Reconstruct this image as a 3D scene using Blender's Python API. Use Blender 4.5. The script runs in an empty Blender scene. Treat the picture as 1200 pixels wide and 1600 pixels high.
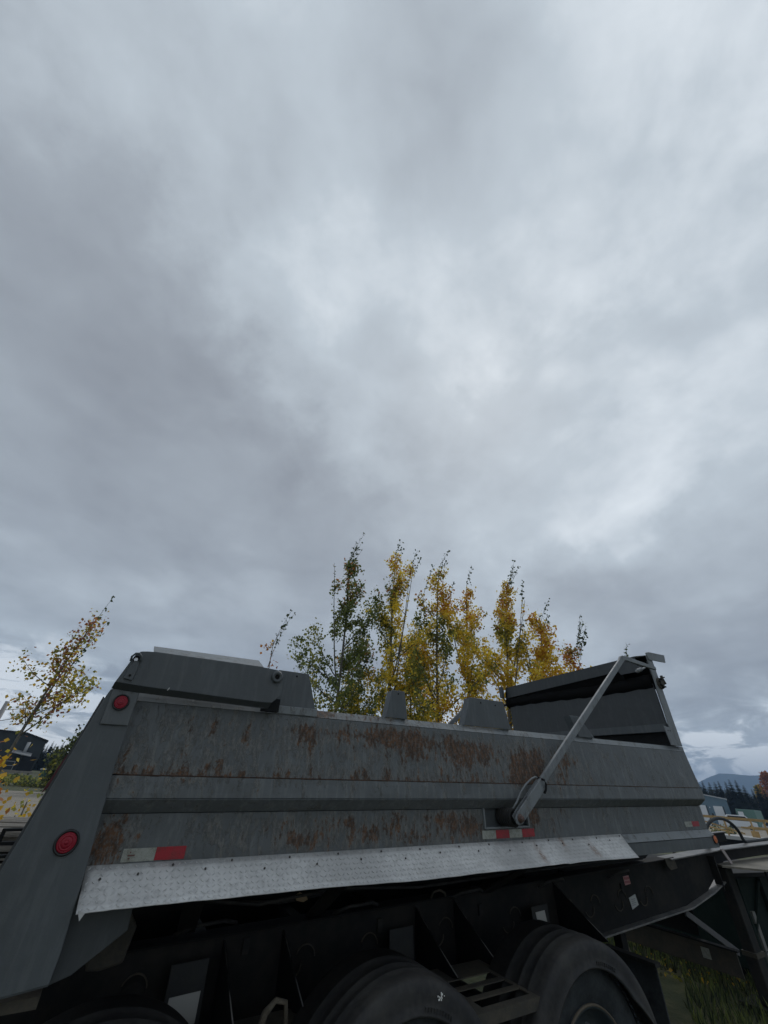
import bpy, bmesh, math, random
import numpy as np
from mathutils import Vector, Matrix, noise as mnoise
random.seed(7); rng = np.random.default_rng(7)
S = bpy.context.scene
COL = S.collection
R = math.radians

# ------------------------------------------------------------------ camera
EYE = 2.0                      # camera height above the ground under it
def _n(v):
    v = np.array(v, float); return v/np.linalg.norm(v)
_up = _n([67, -838, 600]); _fw = np.array([0, 0, 1.0])
_Y = _n(_fw-(_fw@_up)*_up); _X = np.cross(_Y, _up)
WM = np.array([_X, _Y, _up])                 # camera(x right,y down,z fwd) -> world
rgt, dwn, fwd = WM@np.array([1, 0, 0]), WM@np.array([0, 1, 0]), WM@np.array([0, 0, 1])
cd = bpy.data.cameras.new('camera'); cam = bpy.data.objects.new('camera', cd); COL.objects.link(cam)
cd.sensor_fit = 'HORIZONTAL'; cd.sensor_width = 36; cd.lens = 18.0
cd.clip_start = 0.05; cd.clip_end = 30000
m = Matrix(((rgt[0], -dwn[0], -fwd[0], 0), (rgt[1], -dwn[1], -fwd[1], 0), (rgt[2], -dwn[2], -fwd[2], EYE), (0, 0, 0, 1)))
cam.matrix_world = m
S.camera = cam

# ------------------------------------------------------------------ node helpers
class NT:
    def __init__(s, tree): s.t = tree; s.n = tree.nodes; s.l = tree.links
    def new(s, typ, **kw):
        o = s.n.new(typ)
        for k, v in kw.items(): setattr(o, k, v)
        return o
    def inp(s, sock, v):
        if hasattr(v, 'is_output'): s.l.new(v, sock)
        elif v is not None: sock.default_value = v
    def math(s, op, a, b=None, c=None, clamp=False):
        o = s.new('ShaderNodeMath', operation=op); o.use_clamp = clamp
        s.inp(o.inputs[0], a)
        if b is not None: s.inp(o.inputs[1], b)
        if c is not None: s.inp(o.inputs[2], c)
        return o.outputs[0]
    def vmath(s, op, a, b=None):
        o = s.new('ShaderNodeVectorMath', operation=op); s.inp(o.inputs[0], a)
        if b is not None: s.inp(o.inputs[1], b)
        return o.outputs[0]
    def noise(s, vec, scale, detail=4, rough=.5, dist=0):
        o = s.new('ShaderNodeTexNoise'); s.inp(o.inputs['Vector'], vec)
        o.inputs['Scale'].default_value = scale; o.inputs['Detail'].default_value = detail
        o.inputs['Roughness'].default_value = rough; o.inputs['Distortion'].default_value = dist
        return o.outputs['Fac']
    def ramp(s, f, a, b, c=0., d=1., smooth=True):
        o = s.new('ShaderNodeMapRange'); o.interpolation_type = 'SMOOTHSTEP' if smooth else 'LINEAR'
        s.inp(o.inputs[0], f)
        for i, v in enumerate((a, b, c, d)): o.inputs[i+1].default_value = v
        return o.outputs[0]
    def mix(s, f, a, b):
        o = s.new('ShaderNodeMix', data_type='RGBA'); s.inp(o.inputs[0], f)
        s.inp(o.inputs[6], a if hasattr(a, 'is_output') else (*a, 1)); s.inp(o.inputs[7], b if hasattr(b, 'is_output') else (*b, 1))
        return o.outputs[2]
    def sep(s, v):
        o = s.new('ShaderNodeSeparateXYZ'); s.inp(o.inputs[0], v); return o.outputs
    def comb(s, x, y, z):
        o = s.new('ShaderNodeCombineXYZ')
        for i, v in enumerate((x, y, z)): s.inp(o.inputs[i], v)
        return o.outputs[0]

# ------------------------------------------------------------------ world: overcast sky
SUN_EL, SUN_AZ = R(52), R(20)
W = bpy.data.worlds.new('World'); S.world = W; W.use_nodes = True
t = NT(W.node_tree); t.n.clear()
out = t.new('ShaderNodeOutputWorld')
sky = t.new('ShaderNodeTexSky'); sky.sky_type = 'NISHITA'; sky.sun_disc = False
sky.sun_elevation = SUN_EL; sky.sun_rotation = SUN_AZ
bg1 = t.new('ShaderNodeBackground'); t.l.new(sky.outputs[0], bg1.inputs[0]); bg1.inputs[1].default_value = .08
tc = t.new('ShaderNodeTexCoord'); dirv = tc.outputs['Generated']
dx, dy, dz = t.sep(dirv)
den = t.math('ADD', t.math('MAXIMUM', dz, 0.0), .10)
cx = t.math('DIVIDE', dx, den); cy = t.math('DIVIDE', dy, den)
pl = t.comb(t.math('MULTIPLY', cx, 1.0), t.math('MULTIPLY', cy, .8), 0.0)
wrp = t.new('ShaderNodeTexNoise'); t.inp(wrp.inputs['Vector'], pl); wrp.inputs['Scale'].default_value = .9; wrp.inputs['Detail'].default_value = 3
wv = t.vmath('MULTIPLY', t.vmath('SUBTRACT', wrp.outputs['Color'], (.5, .5, .5)), (.55, .55, .3))
p2 = t.vmath('ADD', pl, wv)
n1 = t.noise(t.vmath('ADD', p2, (3.7, 1.9, 4.1)), .75, 5, .5)
n2 = t.noise(t.vmath('ADD', p2, (9.1, 5.3, 1.2)), 2.1, 7, .56)
n3 = t.noise(t.vmath('ADD', dirv, (1.1, 2.3, 0.7)), 2.2, 4, .5)
n5 = t.noise(t.vmath('ADD', t.vmath('MULTIPLY', dirv, (1, 1, 1.6)), (8.4, 1.3, 2.2)), 11.0, 7, .58, .4)
n4 = t.noise(t.vmath('ADD', t.vmath('MULTIPLY', dirv, (1, 1, 1.5)), (2.1, 7.3, 5.2)), 4.2, 8, .56, .5)
val = t.math('ADD', t.math('MULTIPLY', n1, .9), t.math('ADD', t.math('MULTIPLY', n2, .62), t.math('ADD', t.math('MULTIPLY', n3, .25), t.math('ADD', t.math('MULTIPLY', n4, .28), t.math('MULTIPLY', n5, .12)))))
val = t.math('SUBTRACT', val, 1.005)      # centred on 0
dw = t.new('ShaderNodeTexNoise'); t.inp(dw.inputs['Vector'], dirv); dw.inputs['Scale'].default_value = 2.6; dw.inputs['Detail'].default_value = 6; dw.inputs['Roughness'].default_value = .6
dirw = t.vmath('NORMALIZE', t.vmath('ADD', dirv, t.vmath('MULTIPLY', t.vmath('SUBTRACT', dw.outputs['Color'], (.5, .5, .5)), (.75, .75, .75))))
# thicker and thinner banks of the cloud deck (direction, spread, amount)
def bank(v, d, w, a):
    d = Vector(d).normalized()
    o = t.new('ShaderNodeVectorMath', operation='DOT_PRODUCT'); t.inp(o.inputs[0], dirw); o.inputs[1].default_value = d
    return t.math('ADD', v, t.ramp(o.outputs['Value'], math.cos(w), 1.0, 0, a))
BANKS = []
def imgdir(px, py): return WM@_n([px-600, py-800, 600])
for px, py, w, a in [(590, 560, .40, .17), (640, 40, .75, .26), (1150, 300, .55, .16), (40, 640, .60, -.16), (480, 850, .34, -.13), (985, 930, .26, -.14), (1150, 1130, .16, .20), (60, 1110, .18, .18),
                     (20, 20, .5, -.08), (300, 740, .30, -.06), (860, 740, .28, .15), (330, 470, .2, .06), (330, 60, .3, .08)]:
    BANKS.append((tuple(round(float(c), 3) for c in imgdir(px, py)), w, a))
for b in BANKS: val = bank(val, *b)
# brighter breaks low over the horizon
low = t.ramp(dz, .05, .22, 1.0, 0.0)
brk = t.ramp(t.noise(t.comb(t.math('MULTIPLY', dx, 3.2), t.math('MULTIPLY', dy, 3.2), t.math('MULTIPLY', dz, 11.0)), 2.2, 8, .62, .8), .40, .60, 0, 1)
val = t.math('ADD', val, t.math('MULTIPLY', low, t.math('ADD', t.math('MULTIPLY', brk, 1.15), .02)))
cr = t.new('ShaderNodeValToRGB'); t.l.new(t.math('ADD', t.math('MULTIPLY', val, .80), .465), cr.inputs[0])
e = cr.color_ramp.elements
e[0].position = 0.0; e[0].color = (.145, .156, .170, 1)
e[1].position = 1.0; e[1].color = (.74, .78, .81, 1)
for p, c in [(.25, (.214, .231, .254)), (.45, (.278, .305, .334)), (.7, (.400, .445, .482))]:
    q = cr.color_ramp.elements.new(p); q.color = (*c, 1)
bg2 = t.new('ShaderNodeBackground'); t.l.new(cr.outputs[0], bg2.inputs[0]); bg2.inputs[1].default_value = 1.0
mx = t.new('ShaderNodeMixShader'); mx.inputs[0].default_value = .95
t.l.new(bg1.outputs[0], mx.inputs[1]); t.l.new(bg2.outputs[0], mx.inputs[2]); t.l.new(mx.outputs[0], out.inputs[0])

sd = bpy.data.lights.new('sun', 'SUN'); sd.energy = .5; sd.angle = R(25); sd.color = (1, .97, .93)
sun = bpy.data.objects.new('sun', sd); COL.objects.link(sun)
sv = Vector((math.sin(SUN_AZ)*math.cos(SUN_EL), math.cos(SUN_AZ)*math.cos(SUN_EL), math.sin(SUN_EL)))
sun.rotation_euler = sv.to_track_quat('Z', 'Y').to_euler()
S.view_settings.view_transform = 'Standard'; S.view_settings.look = 'None'
S.view_settings.exposure = 0.5; S.view_settings.gamma = 1; S.view_settings.use_curve_mapping = False

# ------------------------------------------------------------------ materials
MATS = {}
def mat(name, color, rough=.6, metal=0., spec=None, build=None):
    if name in MATS: return MATS[name]
    M = bpy.data.materials.new(name); M.use_nodes = True; t = NT(M.node_tree)
    b = t.n['Principled BSDF']; b.inputs['Roughness'].default_value = rough; b.inputs['Metallic'].default_value = metal
    b.inputs['Base Color'].default_value = (*color, 1)
    if spec is not None: b.inputs['Specular IOR Level'].default_value = spec
    tcn = t.new('ShaderNodeTexCoord')
    if build: build(t, b, tcn.outputs['Object'])
    MATS[name] = M; return M
def bump(t, b, h, strength=.3, dist=.01):
    o = t.new('ShaderNodeBump'); o.inputs['Strength'].default_value = strength; o.inputs['Distance'].default_value = dist
    t.inp(o.inputs['Height'], h); t.l.new(o.outputs[0], b.inputs['Normal'])
def grime(c1, c2, scale=3, amt=1., bs=.15, bd=.004, streak=1.):
    def f(t, b, v):
        vv = t.vmath('MULTIPLY', v, (1, 1, streak))
        n = t.noise(vv, scale, 6, .6); n2 = t.noise(v, scale*9, 4, .6)
        k = t.ramp(t.math('ADD', t.math('MULTIPLY', n, .7), t.math('MULTIPLY', n2, .3)), .38, .66, 0, amt)
        t.l.new(t.mix(k, c1, c2), b.inputs['Base Color'])
        bump(t, b, n2, bs, bd)
    return f
PAINT = (.098, .108, .112)
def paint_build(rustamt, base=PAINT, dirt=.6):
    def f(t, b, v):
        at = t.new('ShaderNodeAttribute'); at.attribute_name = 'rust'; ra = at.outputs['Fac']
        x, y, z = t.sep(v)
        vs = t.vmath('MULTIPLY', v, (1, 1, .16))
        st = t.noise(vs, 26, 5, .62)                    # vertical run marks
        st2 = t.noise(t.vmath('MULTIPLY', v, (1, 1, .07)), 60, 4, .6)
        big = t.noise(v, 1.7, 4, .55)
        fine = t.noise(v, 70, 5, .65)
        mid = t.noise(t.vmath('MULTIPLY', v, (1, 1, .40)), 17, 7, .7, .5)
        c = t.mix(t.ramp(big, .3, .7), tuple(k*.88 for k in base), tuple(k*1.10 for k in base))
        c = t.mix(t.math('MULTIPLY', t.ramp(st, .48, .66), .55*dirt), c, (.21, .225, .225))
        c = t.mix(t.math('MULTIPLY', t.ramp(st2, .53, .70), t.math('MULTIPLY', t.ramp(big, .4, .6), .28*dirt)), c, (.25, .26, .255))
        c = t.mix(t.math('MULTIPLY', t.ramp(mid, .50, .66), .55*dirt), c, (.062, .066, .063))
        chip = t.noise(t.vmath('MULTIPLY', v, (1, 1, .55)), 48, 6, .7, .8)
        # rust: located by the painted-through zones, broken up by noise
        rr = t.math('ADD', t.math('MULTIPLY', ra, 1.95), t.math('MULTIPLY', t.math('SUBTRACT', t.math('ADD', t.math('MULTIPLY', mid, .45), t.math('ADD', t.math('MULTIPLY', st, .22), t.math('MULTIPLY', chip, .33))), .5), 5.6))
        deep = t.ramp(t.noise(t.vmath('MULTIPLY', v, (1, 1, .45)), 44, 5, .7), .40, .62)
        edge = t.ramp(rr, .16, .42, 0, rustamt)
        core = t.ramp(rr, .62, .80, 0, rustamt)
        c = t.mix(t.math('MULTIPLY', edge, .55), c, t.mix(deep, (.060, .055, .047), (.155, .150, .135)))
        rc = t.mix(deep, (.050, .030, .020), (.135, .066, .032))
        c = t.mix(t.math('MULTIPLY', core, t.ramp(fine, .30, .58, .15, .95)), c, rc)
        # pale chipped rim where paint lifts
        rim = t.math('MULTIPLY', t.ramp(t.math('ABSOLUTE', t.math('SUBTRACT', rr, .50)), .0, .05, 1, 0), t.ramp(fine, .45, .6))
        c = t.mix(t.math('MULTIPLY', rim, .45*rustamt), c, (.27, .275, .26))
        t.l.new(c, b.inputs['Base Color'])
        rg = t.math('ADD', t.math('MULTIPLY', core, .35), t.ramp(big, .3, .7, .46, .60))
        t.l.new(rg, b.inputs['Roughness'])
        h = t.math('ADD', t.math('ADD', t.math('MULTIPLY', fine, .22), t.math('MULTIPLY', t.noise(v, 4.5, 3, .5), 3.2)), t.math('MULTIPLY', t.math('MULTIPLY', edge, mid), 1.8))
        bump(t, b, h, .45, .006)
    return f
M_WALL = mat('weathered_grey_paint', PAINT, .5, build=paint_build(1.0))
M_CLEAN = mat('clean_grey_paint', (.072, .082, .088), .5, build=paint_build(0.0, (.072, .082, .088), .22))
M_RAIL = mat('sky_lit_grey_paint', (.2, .22, .23), .45, build=paint_build(.8, (.175, .192, .200), .8))  # lighter copy of the grey paint; skylight on upward bevels put into the colour
M_LIGHT = mat('worn_light_grey_paint', (.19, .205, .215), .5, build=paint_build(.5, (.165, .180, .190), .8))
M_DARK = mat('dark_grey_paint', (.05, .058, .064), .5, build=paint_build(0, (.044, .050, .054), .10))
M_BLACK = mat('black_chassis_paint', (.007, .008, .009), .7, spec=.2, build=grime((.006, .007, .008), (.016, .016, .015), 4, .6, .3, .004))
M_BLACK2 = mat('dusty_black_steel', (.02, .021, .021), .7, spec=.25, build=grime((.012, .013, .014), (.034, .032, .028), 5, .7, .3, .004))
M_HOLE = mat('hole_shade_black', (.003, .003, .003), .9)  # flat black standing in for the shade inside holes, openings and dark panes
M_RUBBER = mat('tyre_rubber', (.022, .024, .026), .75, spec=.3, build=grime((.020, .024, .027), (.055, .062, .066), 6, .75, .3, .003))
M_FENDER = mat('dusty_black_plastic', (.035, .036, .036), .65, spec=.3, build=grime((.019, .019, .020), (.050, .048, .044), 3.5, .85, .25, .003))
M_RIM = mat('blue_grey_rim', (.04, .052, .06), .5, build=grime((.030, .041, .048), (.065, .070, .070), 7, .6, .2, .003))
M_BRASS = mat('tan_rim_edge', (.10, .08, .055), .6)
M_RED = mat('red_lens', (.24, .006, .020), .42, spec=.35)
M_REDREF = mat('red_reflective_film', (.30, .012, .022), .38, build=grime((.32, .010, .020), (.20, .016, .02), 60, .8, .05, .001))
M_WREF = mat('white_reflective_film', (.25, .26, .235), .42, build=grime((.27, .28, .25), (.17, .165, .125), 45, .9, .05, .001))
def honey(c1, c2):
    def f(t, b, v):
        n = t.noise(v, 38, 5, .65); w = t.new('ShaderNodeTexVoronoi'); w.feature = 'DISTANCE_TO_EDGE'; t.inp(w.inputs['Vector'], v); w.inputs['Scale'].default_value = 190
        c = t.mix(t.ramp(n, .42, .66, 0, .85), c1, c2)
        c = t.mix(t.ramp(w.outputs['Distance'], .04, .16, .45, 0), c, tuple(min(1, q*1.25+.02) for q in c1))
        t.l.new(c, b.inputs['Base Color'])
    return f
M_WREF = mat('white_reflective_tape', (.25, .26, .235), .42, build=honey((.27, .28, .25), (.15, .145, .11)))
M_REDREF = mat('red_reflective_tape', (.3, .012, .022), .38, build=honey((.30, .010, .020), (.15, .018, .02)))
M_AMBER = mat('amber_lens', (.52, .13, .03), .3)
M_GASKET = mat('black_gasket', (.012, .012, .013), .5)
M_MUD = mat('dried_mud', (.12, .10, .075), .95, build=grime((.085, .07, .05), (.16, .14, .105), 14, 1, .8, .01))
M_TAN = mat('tan_dust_plate', (.2, .185, .15), .8, build=grime((.22, .20, .165), (.13, .12, .10), 3, 1, .4, .006))
M_BROWN = mat('brown_primer_steel', (.06, .055, .045), .75, spec=.3, build=grime((.050, .047, .040), (.085, .073, .055), 6, 1, .4, .006))
M_VINYL = mat('black_tarp_vinyl', (.006, .006, .006), .8, spec=.1)
def alu_build(t, b, v):
    n = t.noise(v, 3.0, 5, .6); n2 = t.noise(t.vmath('MULTIPLY', v, (1, 1, 1)), 42, 5, .65); n3 = t.noise(v, 9, 4, .6)
    c = t.mix(t.ramp(n, .3, .7), (.43, .43, .425), (.64, .64, .63))
    c = t.mix(t.math('MULTIPLY', t.ramp(n2, .46, .66), .55), c, (.36, .36, .355))
    c = t.mix(t.math('MULTIPLY', t.ramp(n3, .60, .72), .5), c, (.42, .41, .39))
    at = t.new('ShaderNodeAttribute'); at.attribute_name = 'rust'
    c = t.mix(t.math('MULTIPLY', at.outputs['Fac'], t.ramp(n2, .3, .55)), c, (.20, .10, .05))
    t.l.new(c, b.inputs['Base Color']); t.l.new(t.ramp(n, .3, .7, .50, .66), b.inputs['Roughness'])
    bump(t, b, n2, .35, .003)
M_ALU = mat('dull_aluminium', (.5, .5, .52), .5, .35, build=alu_build)
M_STEEL = mat('galvanised_steel', (.30, .31, .32), .5, .4)
M_BARK = mat('aspen_bark', (.12, .11, .09), .85, build=grime((.085, .078, .062), (.17, .16, .135), 20, 1, .5, .01))
def leafmat(name, c, var=.25):
    def f(t, b, v):
        oi = t.noise(v, 2.2, 3, .6); o2 = t.noise(v, 17, 2, .5)
        k = t.mix(t.ramp(oi, .3, .7), tuple(q*(1-var) for q in c), tuple(min(1, q*(1+var)) for q in c))
        k = t.mix(t.math('MULTIPLY', t.ramp(o2, .5, .7), .15), k, tuple(q*.7 for q in c))
        t.l.new(k, b.inputs['Base Color'])
        tr = t.new('ShaderNodeBsdfTranslucent'); t.l.new(k, tr.inputs[0])
        m_ = t.new('ShaderNodeMixShader'); m_.inputs[0].default_value = .5
        t.l.new(b.outputs[0], m_.inputs[1]); t.l.new(tr.outputs[0], m_.inputs[2])
        t.l.new(m_.outputs[0], t.n['Material Output'].inputs[0])
    return mat(name, c, .55, build=f)
L_GREEN = leafmat('leaf_green', (.150, .185, .050)); L_DARK = leafmat('leaf_dark_green', (.060, .085, .035))
L_OLIVE = leafmat('leaf_olive', (.30, .29, .055)); L_YEL = leafmat('leaf_yellow', (.84, .62, .07))
L_GOLD = leafmat('leaf_gold', (.66, .40, .04)); L_ORG = leafmat('leaf_orange', (.50, .20, .05))
L_RED = leafmat('leaf_russet', (.30, .11, .06)); L_PINE = leafmat('needle_dark', (.020, .032, .018))
L_BUSH = leafmat('leaf_bush', (.060, .070, .028))
LEAVES = [L_GREEN, L_DARK, L_OLIVE, L_YEL, L_GOLD, L_ORG, L_RED, L_BUSH, L_PINE]

# ------------------------------------------------------------------ mesh helpers
def link(o, parent=None):
    COL.objects.link(o)
    if parent is not None: o.parent = parent
    return o
def tag(o, label=None, cat=None, group=None, kind=None):
    if label: o['label'] = label
    if cat: o['category'] = cat
    if group: o['group'] = group
    if kind: o['kind'] = kind
    return o
def empty(name, loc=(0, 0, 0), rz=0.):
    o = bpy.data.objects.new(name, None); COL.objects.link(o); o.location = loc; o.rotation_euler = (0, 0, rz)
    o.empty_display_size = .2
    return o
class MB:
    def __init__(s, off=(0, 0, 0)): s.v = []; s.f = []; s.mi = []; s.off = off
    def add(s, vs, fs, mi=0):
        k = len(s.v); s.v += [(v[0]-s.off[0], v[1]-s.off[1], v[2]-s.off[2]) for v in vs]
        s.f += [tuple(i+k for i in f) for f in fs]; s.mi += [mi]*len(fs); return s
    def box(s, x0, x1, y0, y1, z0, z1):
        vs = [(x, y, z) for x in (x0, x1) for y in (y0, y1) for z in (z0, z1)]
        return s.add(vs, [(0, 1, 3, 2), (4, 6, 7, 5), (0, 4, 5, 1), (2, 3, 7, 6), (0, 2, 6, 4), (1, 5, 7, 3)])
    def prism(s, pts, d):
        """pts: planar 3d polygon, d: extrusion vector"""
        n = len(pts); q = [tuple(a+b for a, b in zip(p, d)) for p in pts]
        return s.add(list(pts)+q, [tuple(range(n))[::-1], tuple(range(n, 2*n))]+[(i, (i+1) % n, n+(i+1) % n, n+i) for i in range(n)])
    def xz(s, pts, y0, y1): return s.prism([(x, y0, z) for x, z in pts], (0, y1-y0, 0))
    def yz(s, pts, x0, x1): return s.prism([(x0, y, z) for y, z in pts], (x1-x0, 0, 0))
    def xy(s, pts, z0, z1): return s.prism([(x, y, z0) for x, y in pts], (0, 0, z1-z0))
    def bar(s, a, b, w, h, up=(0, 0, 1)):
        a = Vector(a); b = Vector(b); d = (b-a).normalized(); sd = d.cross(Vector(up)).normalized(); u = sd.cross(d)
        vs = [tuple(p+sd*(i*w/2)+u*(j*h/2)) for p in (a, b) for i, j in ((-1, -1), (1, -1), (1, 1), (-1, 1))]
        return s.add(vs, [(3, 2, 1, 0), (4, 5, 6, 7), (0, 1, 5, 4), (1, 2, 6, 5), (2, 3, 7, 6), (3, 0, 4, 7)])
    def tube(s, pts, r, n=8, caps=True):
        pts = [Vector(p) for p in pts]; rs = r if hasattr(r, '__len__') else [r]*len(pts)
        vs = []; fs = []; ref = Vector((.13, .37, .92))
        for i, p in enumerate(pts):
            d = (pts[min(i+1, len(pts)-1)]-pts[max(i-1, 0)]).normalized()
            a = d.cross(ref)
            if a.length < .1: a = d.cross(Vector((1, 0, 0)))
            a.normalize(); b = d.cross(a)
            for k in range(n):
                th = 2*math.pi*k/n; vs.append(tuple(p+(a*math.cos(th)+b*math.sin(th))*rs[i]))
        for i in range(len(pts)-1):
            for k in range(n): fs.append((i*n+k, i*n+(k+1) % n, (i+1)*n+(k+1) % n, (i+1)*n+k))
        if caps: fs += [tuple(range(n))[::-1], tuple((len(pts)-1)*n+k for k in range(n))]
        return s.add(vs, fs)
    def arc(s, prof, cx, cz, a0=0., a1=360., n=48):
        """revolve profile [(r,y)] about an axis along Y through (cx,cz); angles in degrees from +x"""
        full = abs(a1-a0) >= 360; m_ = n if full else n+1; vs = []; fs = []
        for i in range(m_):
            a = R(a0+(a1-a0)*i/n)
            for r, y in prof: vs.append((cx+r*math.cos(a), y, cz+r*math.sin(a)))
        k = len(prof)
        for i in range(n):
            j = (i+1) % m_
            for q in range(k-1): fs.append((i*k+q, i*k+q+1, j*k+q+1, j*k+q))
        return s.add(vs, fs)
    def cyl(s, c, r, y0, y1, n=20): return s.arc([(0.0001, y0), (r, y0), (r, y1), (0.0001, y1)], c[0], c[1], 0, 360, n)
    def build(s, name, m_, parent=None, smooth=False, bevel=0, kind=None, label=None, weld=False):
        me = bpy.data.meshes.new(name); me.from_pydata(s.v, [], s.f)
        for mm in (m_ if isinstance(m_, list) else [m_]): me.materials.append(mm)
        if isinstance(m_, list): me.polygons.foreach_set('material_index', s.mi)
        bm = bmesh.new(); bm.from_mesh(me)
        if weld: bmesh.ops.remove_doubles(bm, verts=bm.verts, dist=1e-4)
        bmesh.ops.recalc_face_normals(bm, faces=bm.faces)
        bm.to_mesh(me); bm.free()
        if smooth: me.shade_smooth()
        o = bpy.data.objects.new(name, me); link(o, parent)
        if bevel:
            b = o.modifiers.new('bevel', 'BEVEL'); b.width = bevel; b.segments = 2; b.limit_method = 'ANGLE'; b.angle_limit = R(35)
        if kind: o['kind'] = kind
        if label: o['label'] = label
        return o
def dup(o, parent, loc=None):
    c = o.copy(); COL.objects.link(c); c.parent = parent
    if loc is not None: c.location = loc
    return c
def fast_mesh(name, V, F, mats, mi, parent=None, smooth=False):
    """V (n,3), F (m,k) numpy"""
    me = bpy.data.meshes.new(name); k = F.shape[1]
    me.vertices.add(len(V)); me.vertices.foreach_set('co', V.astype(np.float32).ravel())
    me.loops.add(F.size); me.loops.foreach_set('vertex_index', F.astype(np.int32).ravel())
    me.polygons.add(len(F)); me.polygons.foreach_set('loop_start', np.arange(0, F.size, k, dtype=np.int32))
    for m_ in mats: me.materials.append(m_)
    if mi is not None: me.polygons.foreach_set('material_index', mi.astype(np.int32))
    me.update(calc_edges=True)
    if smooth: me.shade_smooth()
    o = bpy.data.objects.new(name, me); link(o, parent); return o

# ------------------------------------------------------------------ ground
SLOPE = .0452; HX, HY = .8837, .4681       # the yard rises gently along the trailer
def gz(x, y):
    s = x*HX+y*HY; d = math.hypot(x, y)
    k = min(1, max(0, (34-d)/22)); k = k*k*(3-2*k)
    return SLOPE*s*k
def ground_build(t, b, v):
    n = t.noise(v, .12, 5, .6); n2 = t.noise(v, 1.4, 6, .65); n3 = t.noise(v, 22, 5, .7)
    dirt = t.mix(t.ramp(n3, .35, .65), (.07, .064, .046), (.15, .135, .10))
    gr = t.mix(t.ramp(n2, .35, .65), (.035, .045, .016), (.095, .095, .040))
    k = t.ramp(t.math('ADD', t.math('MULTIPLY', n, .6), t.math('MULTIPLY', n2, .4)), .50, .62, 1, 0)
    t.l.new(t.mix(k, dirt, gr), b.inputs['Base Color']); bump(t, b, t.math('ADD', n3, n2), .6, .04)
M_GROUND = mat('weedy_ground', (.1, .1, .06), .95, build=ground_build)
def gravel_build(t, b, v):
    n2 = t.noise(v, .5, 6, .65); n3 = t.noise(v, 26, 5, .7)
    c = t.mix(t.ramp(n3, .35, .65), (.19, .165, .130), (.34, .305, .250)); c = t.mix(t.math('MULTIPLY', t.ramp(n2, .45, .7), .5), c, (.17, .15, .115))
    t.l.new(c, b.inputs['Base Color']); bump(t, b, n3, .6, .04)
M_GRAVEL = mat('sandy_gravel', (.25, .22, .18), .95, build=gravel_build)
rad = [0, 1, 2, 3, 4.5, 6, 8, 10, 12, 14, 17, 20, 24, 28, 32, 36, 45, 60, 90, 150, 300, 800, 2500, 9000]
mb = MB(); na = 72; vs = [(0, 0, 0)]
for r_ in rad[1:]:
    for k in range(na):
        a = 2*math.pi*k/na; x, y = r_*math.sin(a), r_*math.cos(a); vs.append((x, y, gz(x, y)))
fs = [(0, 1+(k+1) % na, 1+k) for k in range(na)]
for i in range(len(rad)-2):
    for k in range(na): a = 1+i*na; fs.append((a+k, a+(k+1) % na, a+na+(k+1) % na, a+na+k))
mb.add(vs, fs); o = mb.build('ground', M_GROUND, smooth=True); tag(o, kind='structure')
def polar(az, d, z=None):
    x, y = d*math.sin(R(az)), d*math.cos(R(az)); return (x, y, gz(x, y) if z is None else z)
def lot(name, az0, az1, d0, d1, lift):
    mb = MB(); na_, nd = 26, 12; vs = []
    for i in range(nd+1):
        for k in range(na_+1):
            az = az0+(az1-az0)*k/na_; d = d0+(d1-d0)*i/nd
            if i in (0, nd): d += .9*mnoise.noise(Vector((az*.5, i, 0)))
            x, y, z = polar(az, d); vs.append((x, y, z+lift))
    fs = [(i*(na_+1)+k, i*(na_+1)+k+1, (i+1)*(na_+1)+k+1, (i+1)*(na_+1)+k) for i in range(nd) for k in range(na_)]
    return tag(mb.add(vs, fs).build(name, M_GRAVEL, smooth=True), kind='structure')
lot('gravel_lot', -70, -22, 13, 44, .02)
lot('gravel_road', 24, 75, 46, 150, .03)

# ==================================================================== DUMP TRAILER
# trailer coordinates: x along the body (front = +x), y away from the near side, z up; origin at eye height
xb = Vector((.88276676, .46763294, .04519158)).normalized()
yb = Vector((0, 0, 1)).cross(xb).normalized(); zb = xb.cross(yb)
BASE = Vector((2.6, 3.8, -2.0))
RB = Matrix((xb, yb, zb)).transposed()
TR = bpy.data.objects.new('dump_trailer', None); COL.objects.link(TR)
TR.matrix_world = Matrix.Translation(Vector((0, 0, EYE))+RB@BASE)@RB.to_4x4()
tag(TR, 'grey rust-streaked dump trailer with folded tarp arm and aluminium splash apron, parked across the yard', 'dump trailer')
def TB(): return MB(off=tuple(BASE))
def part(b, name, m_, parent=TR, **k): return b.build(name, m_, parent, **k)

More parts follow.
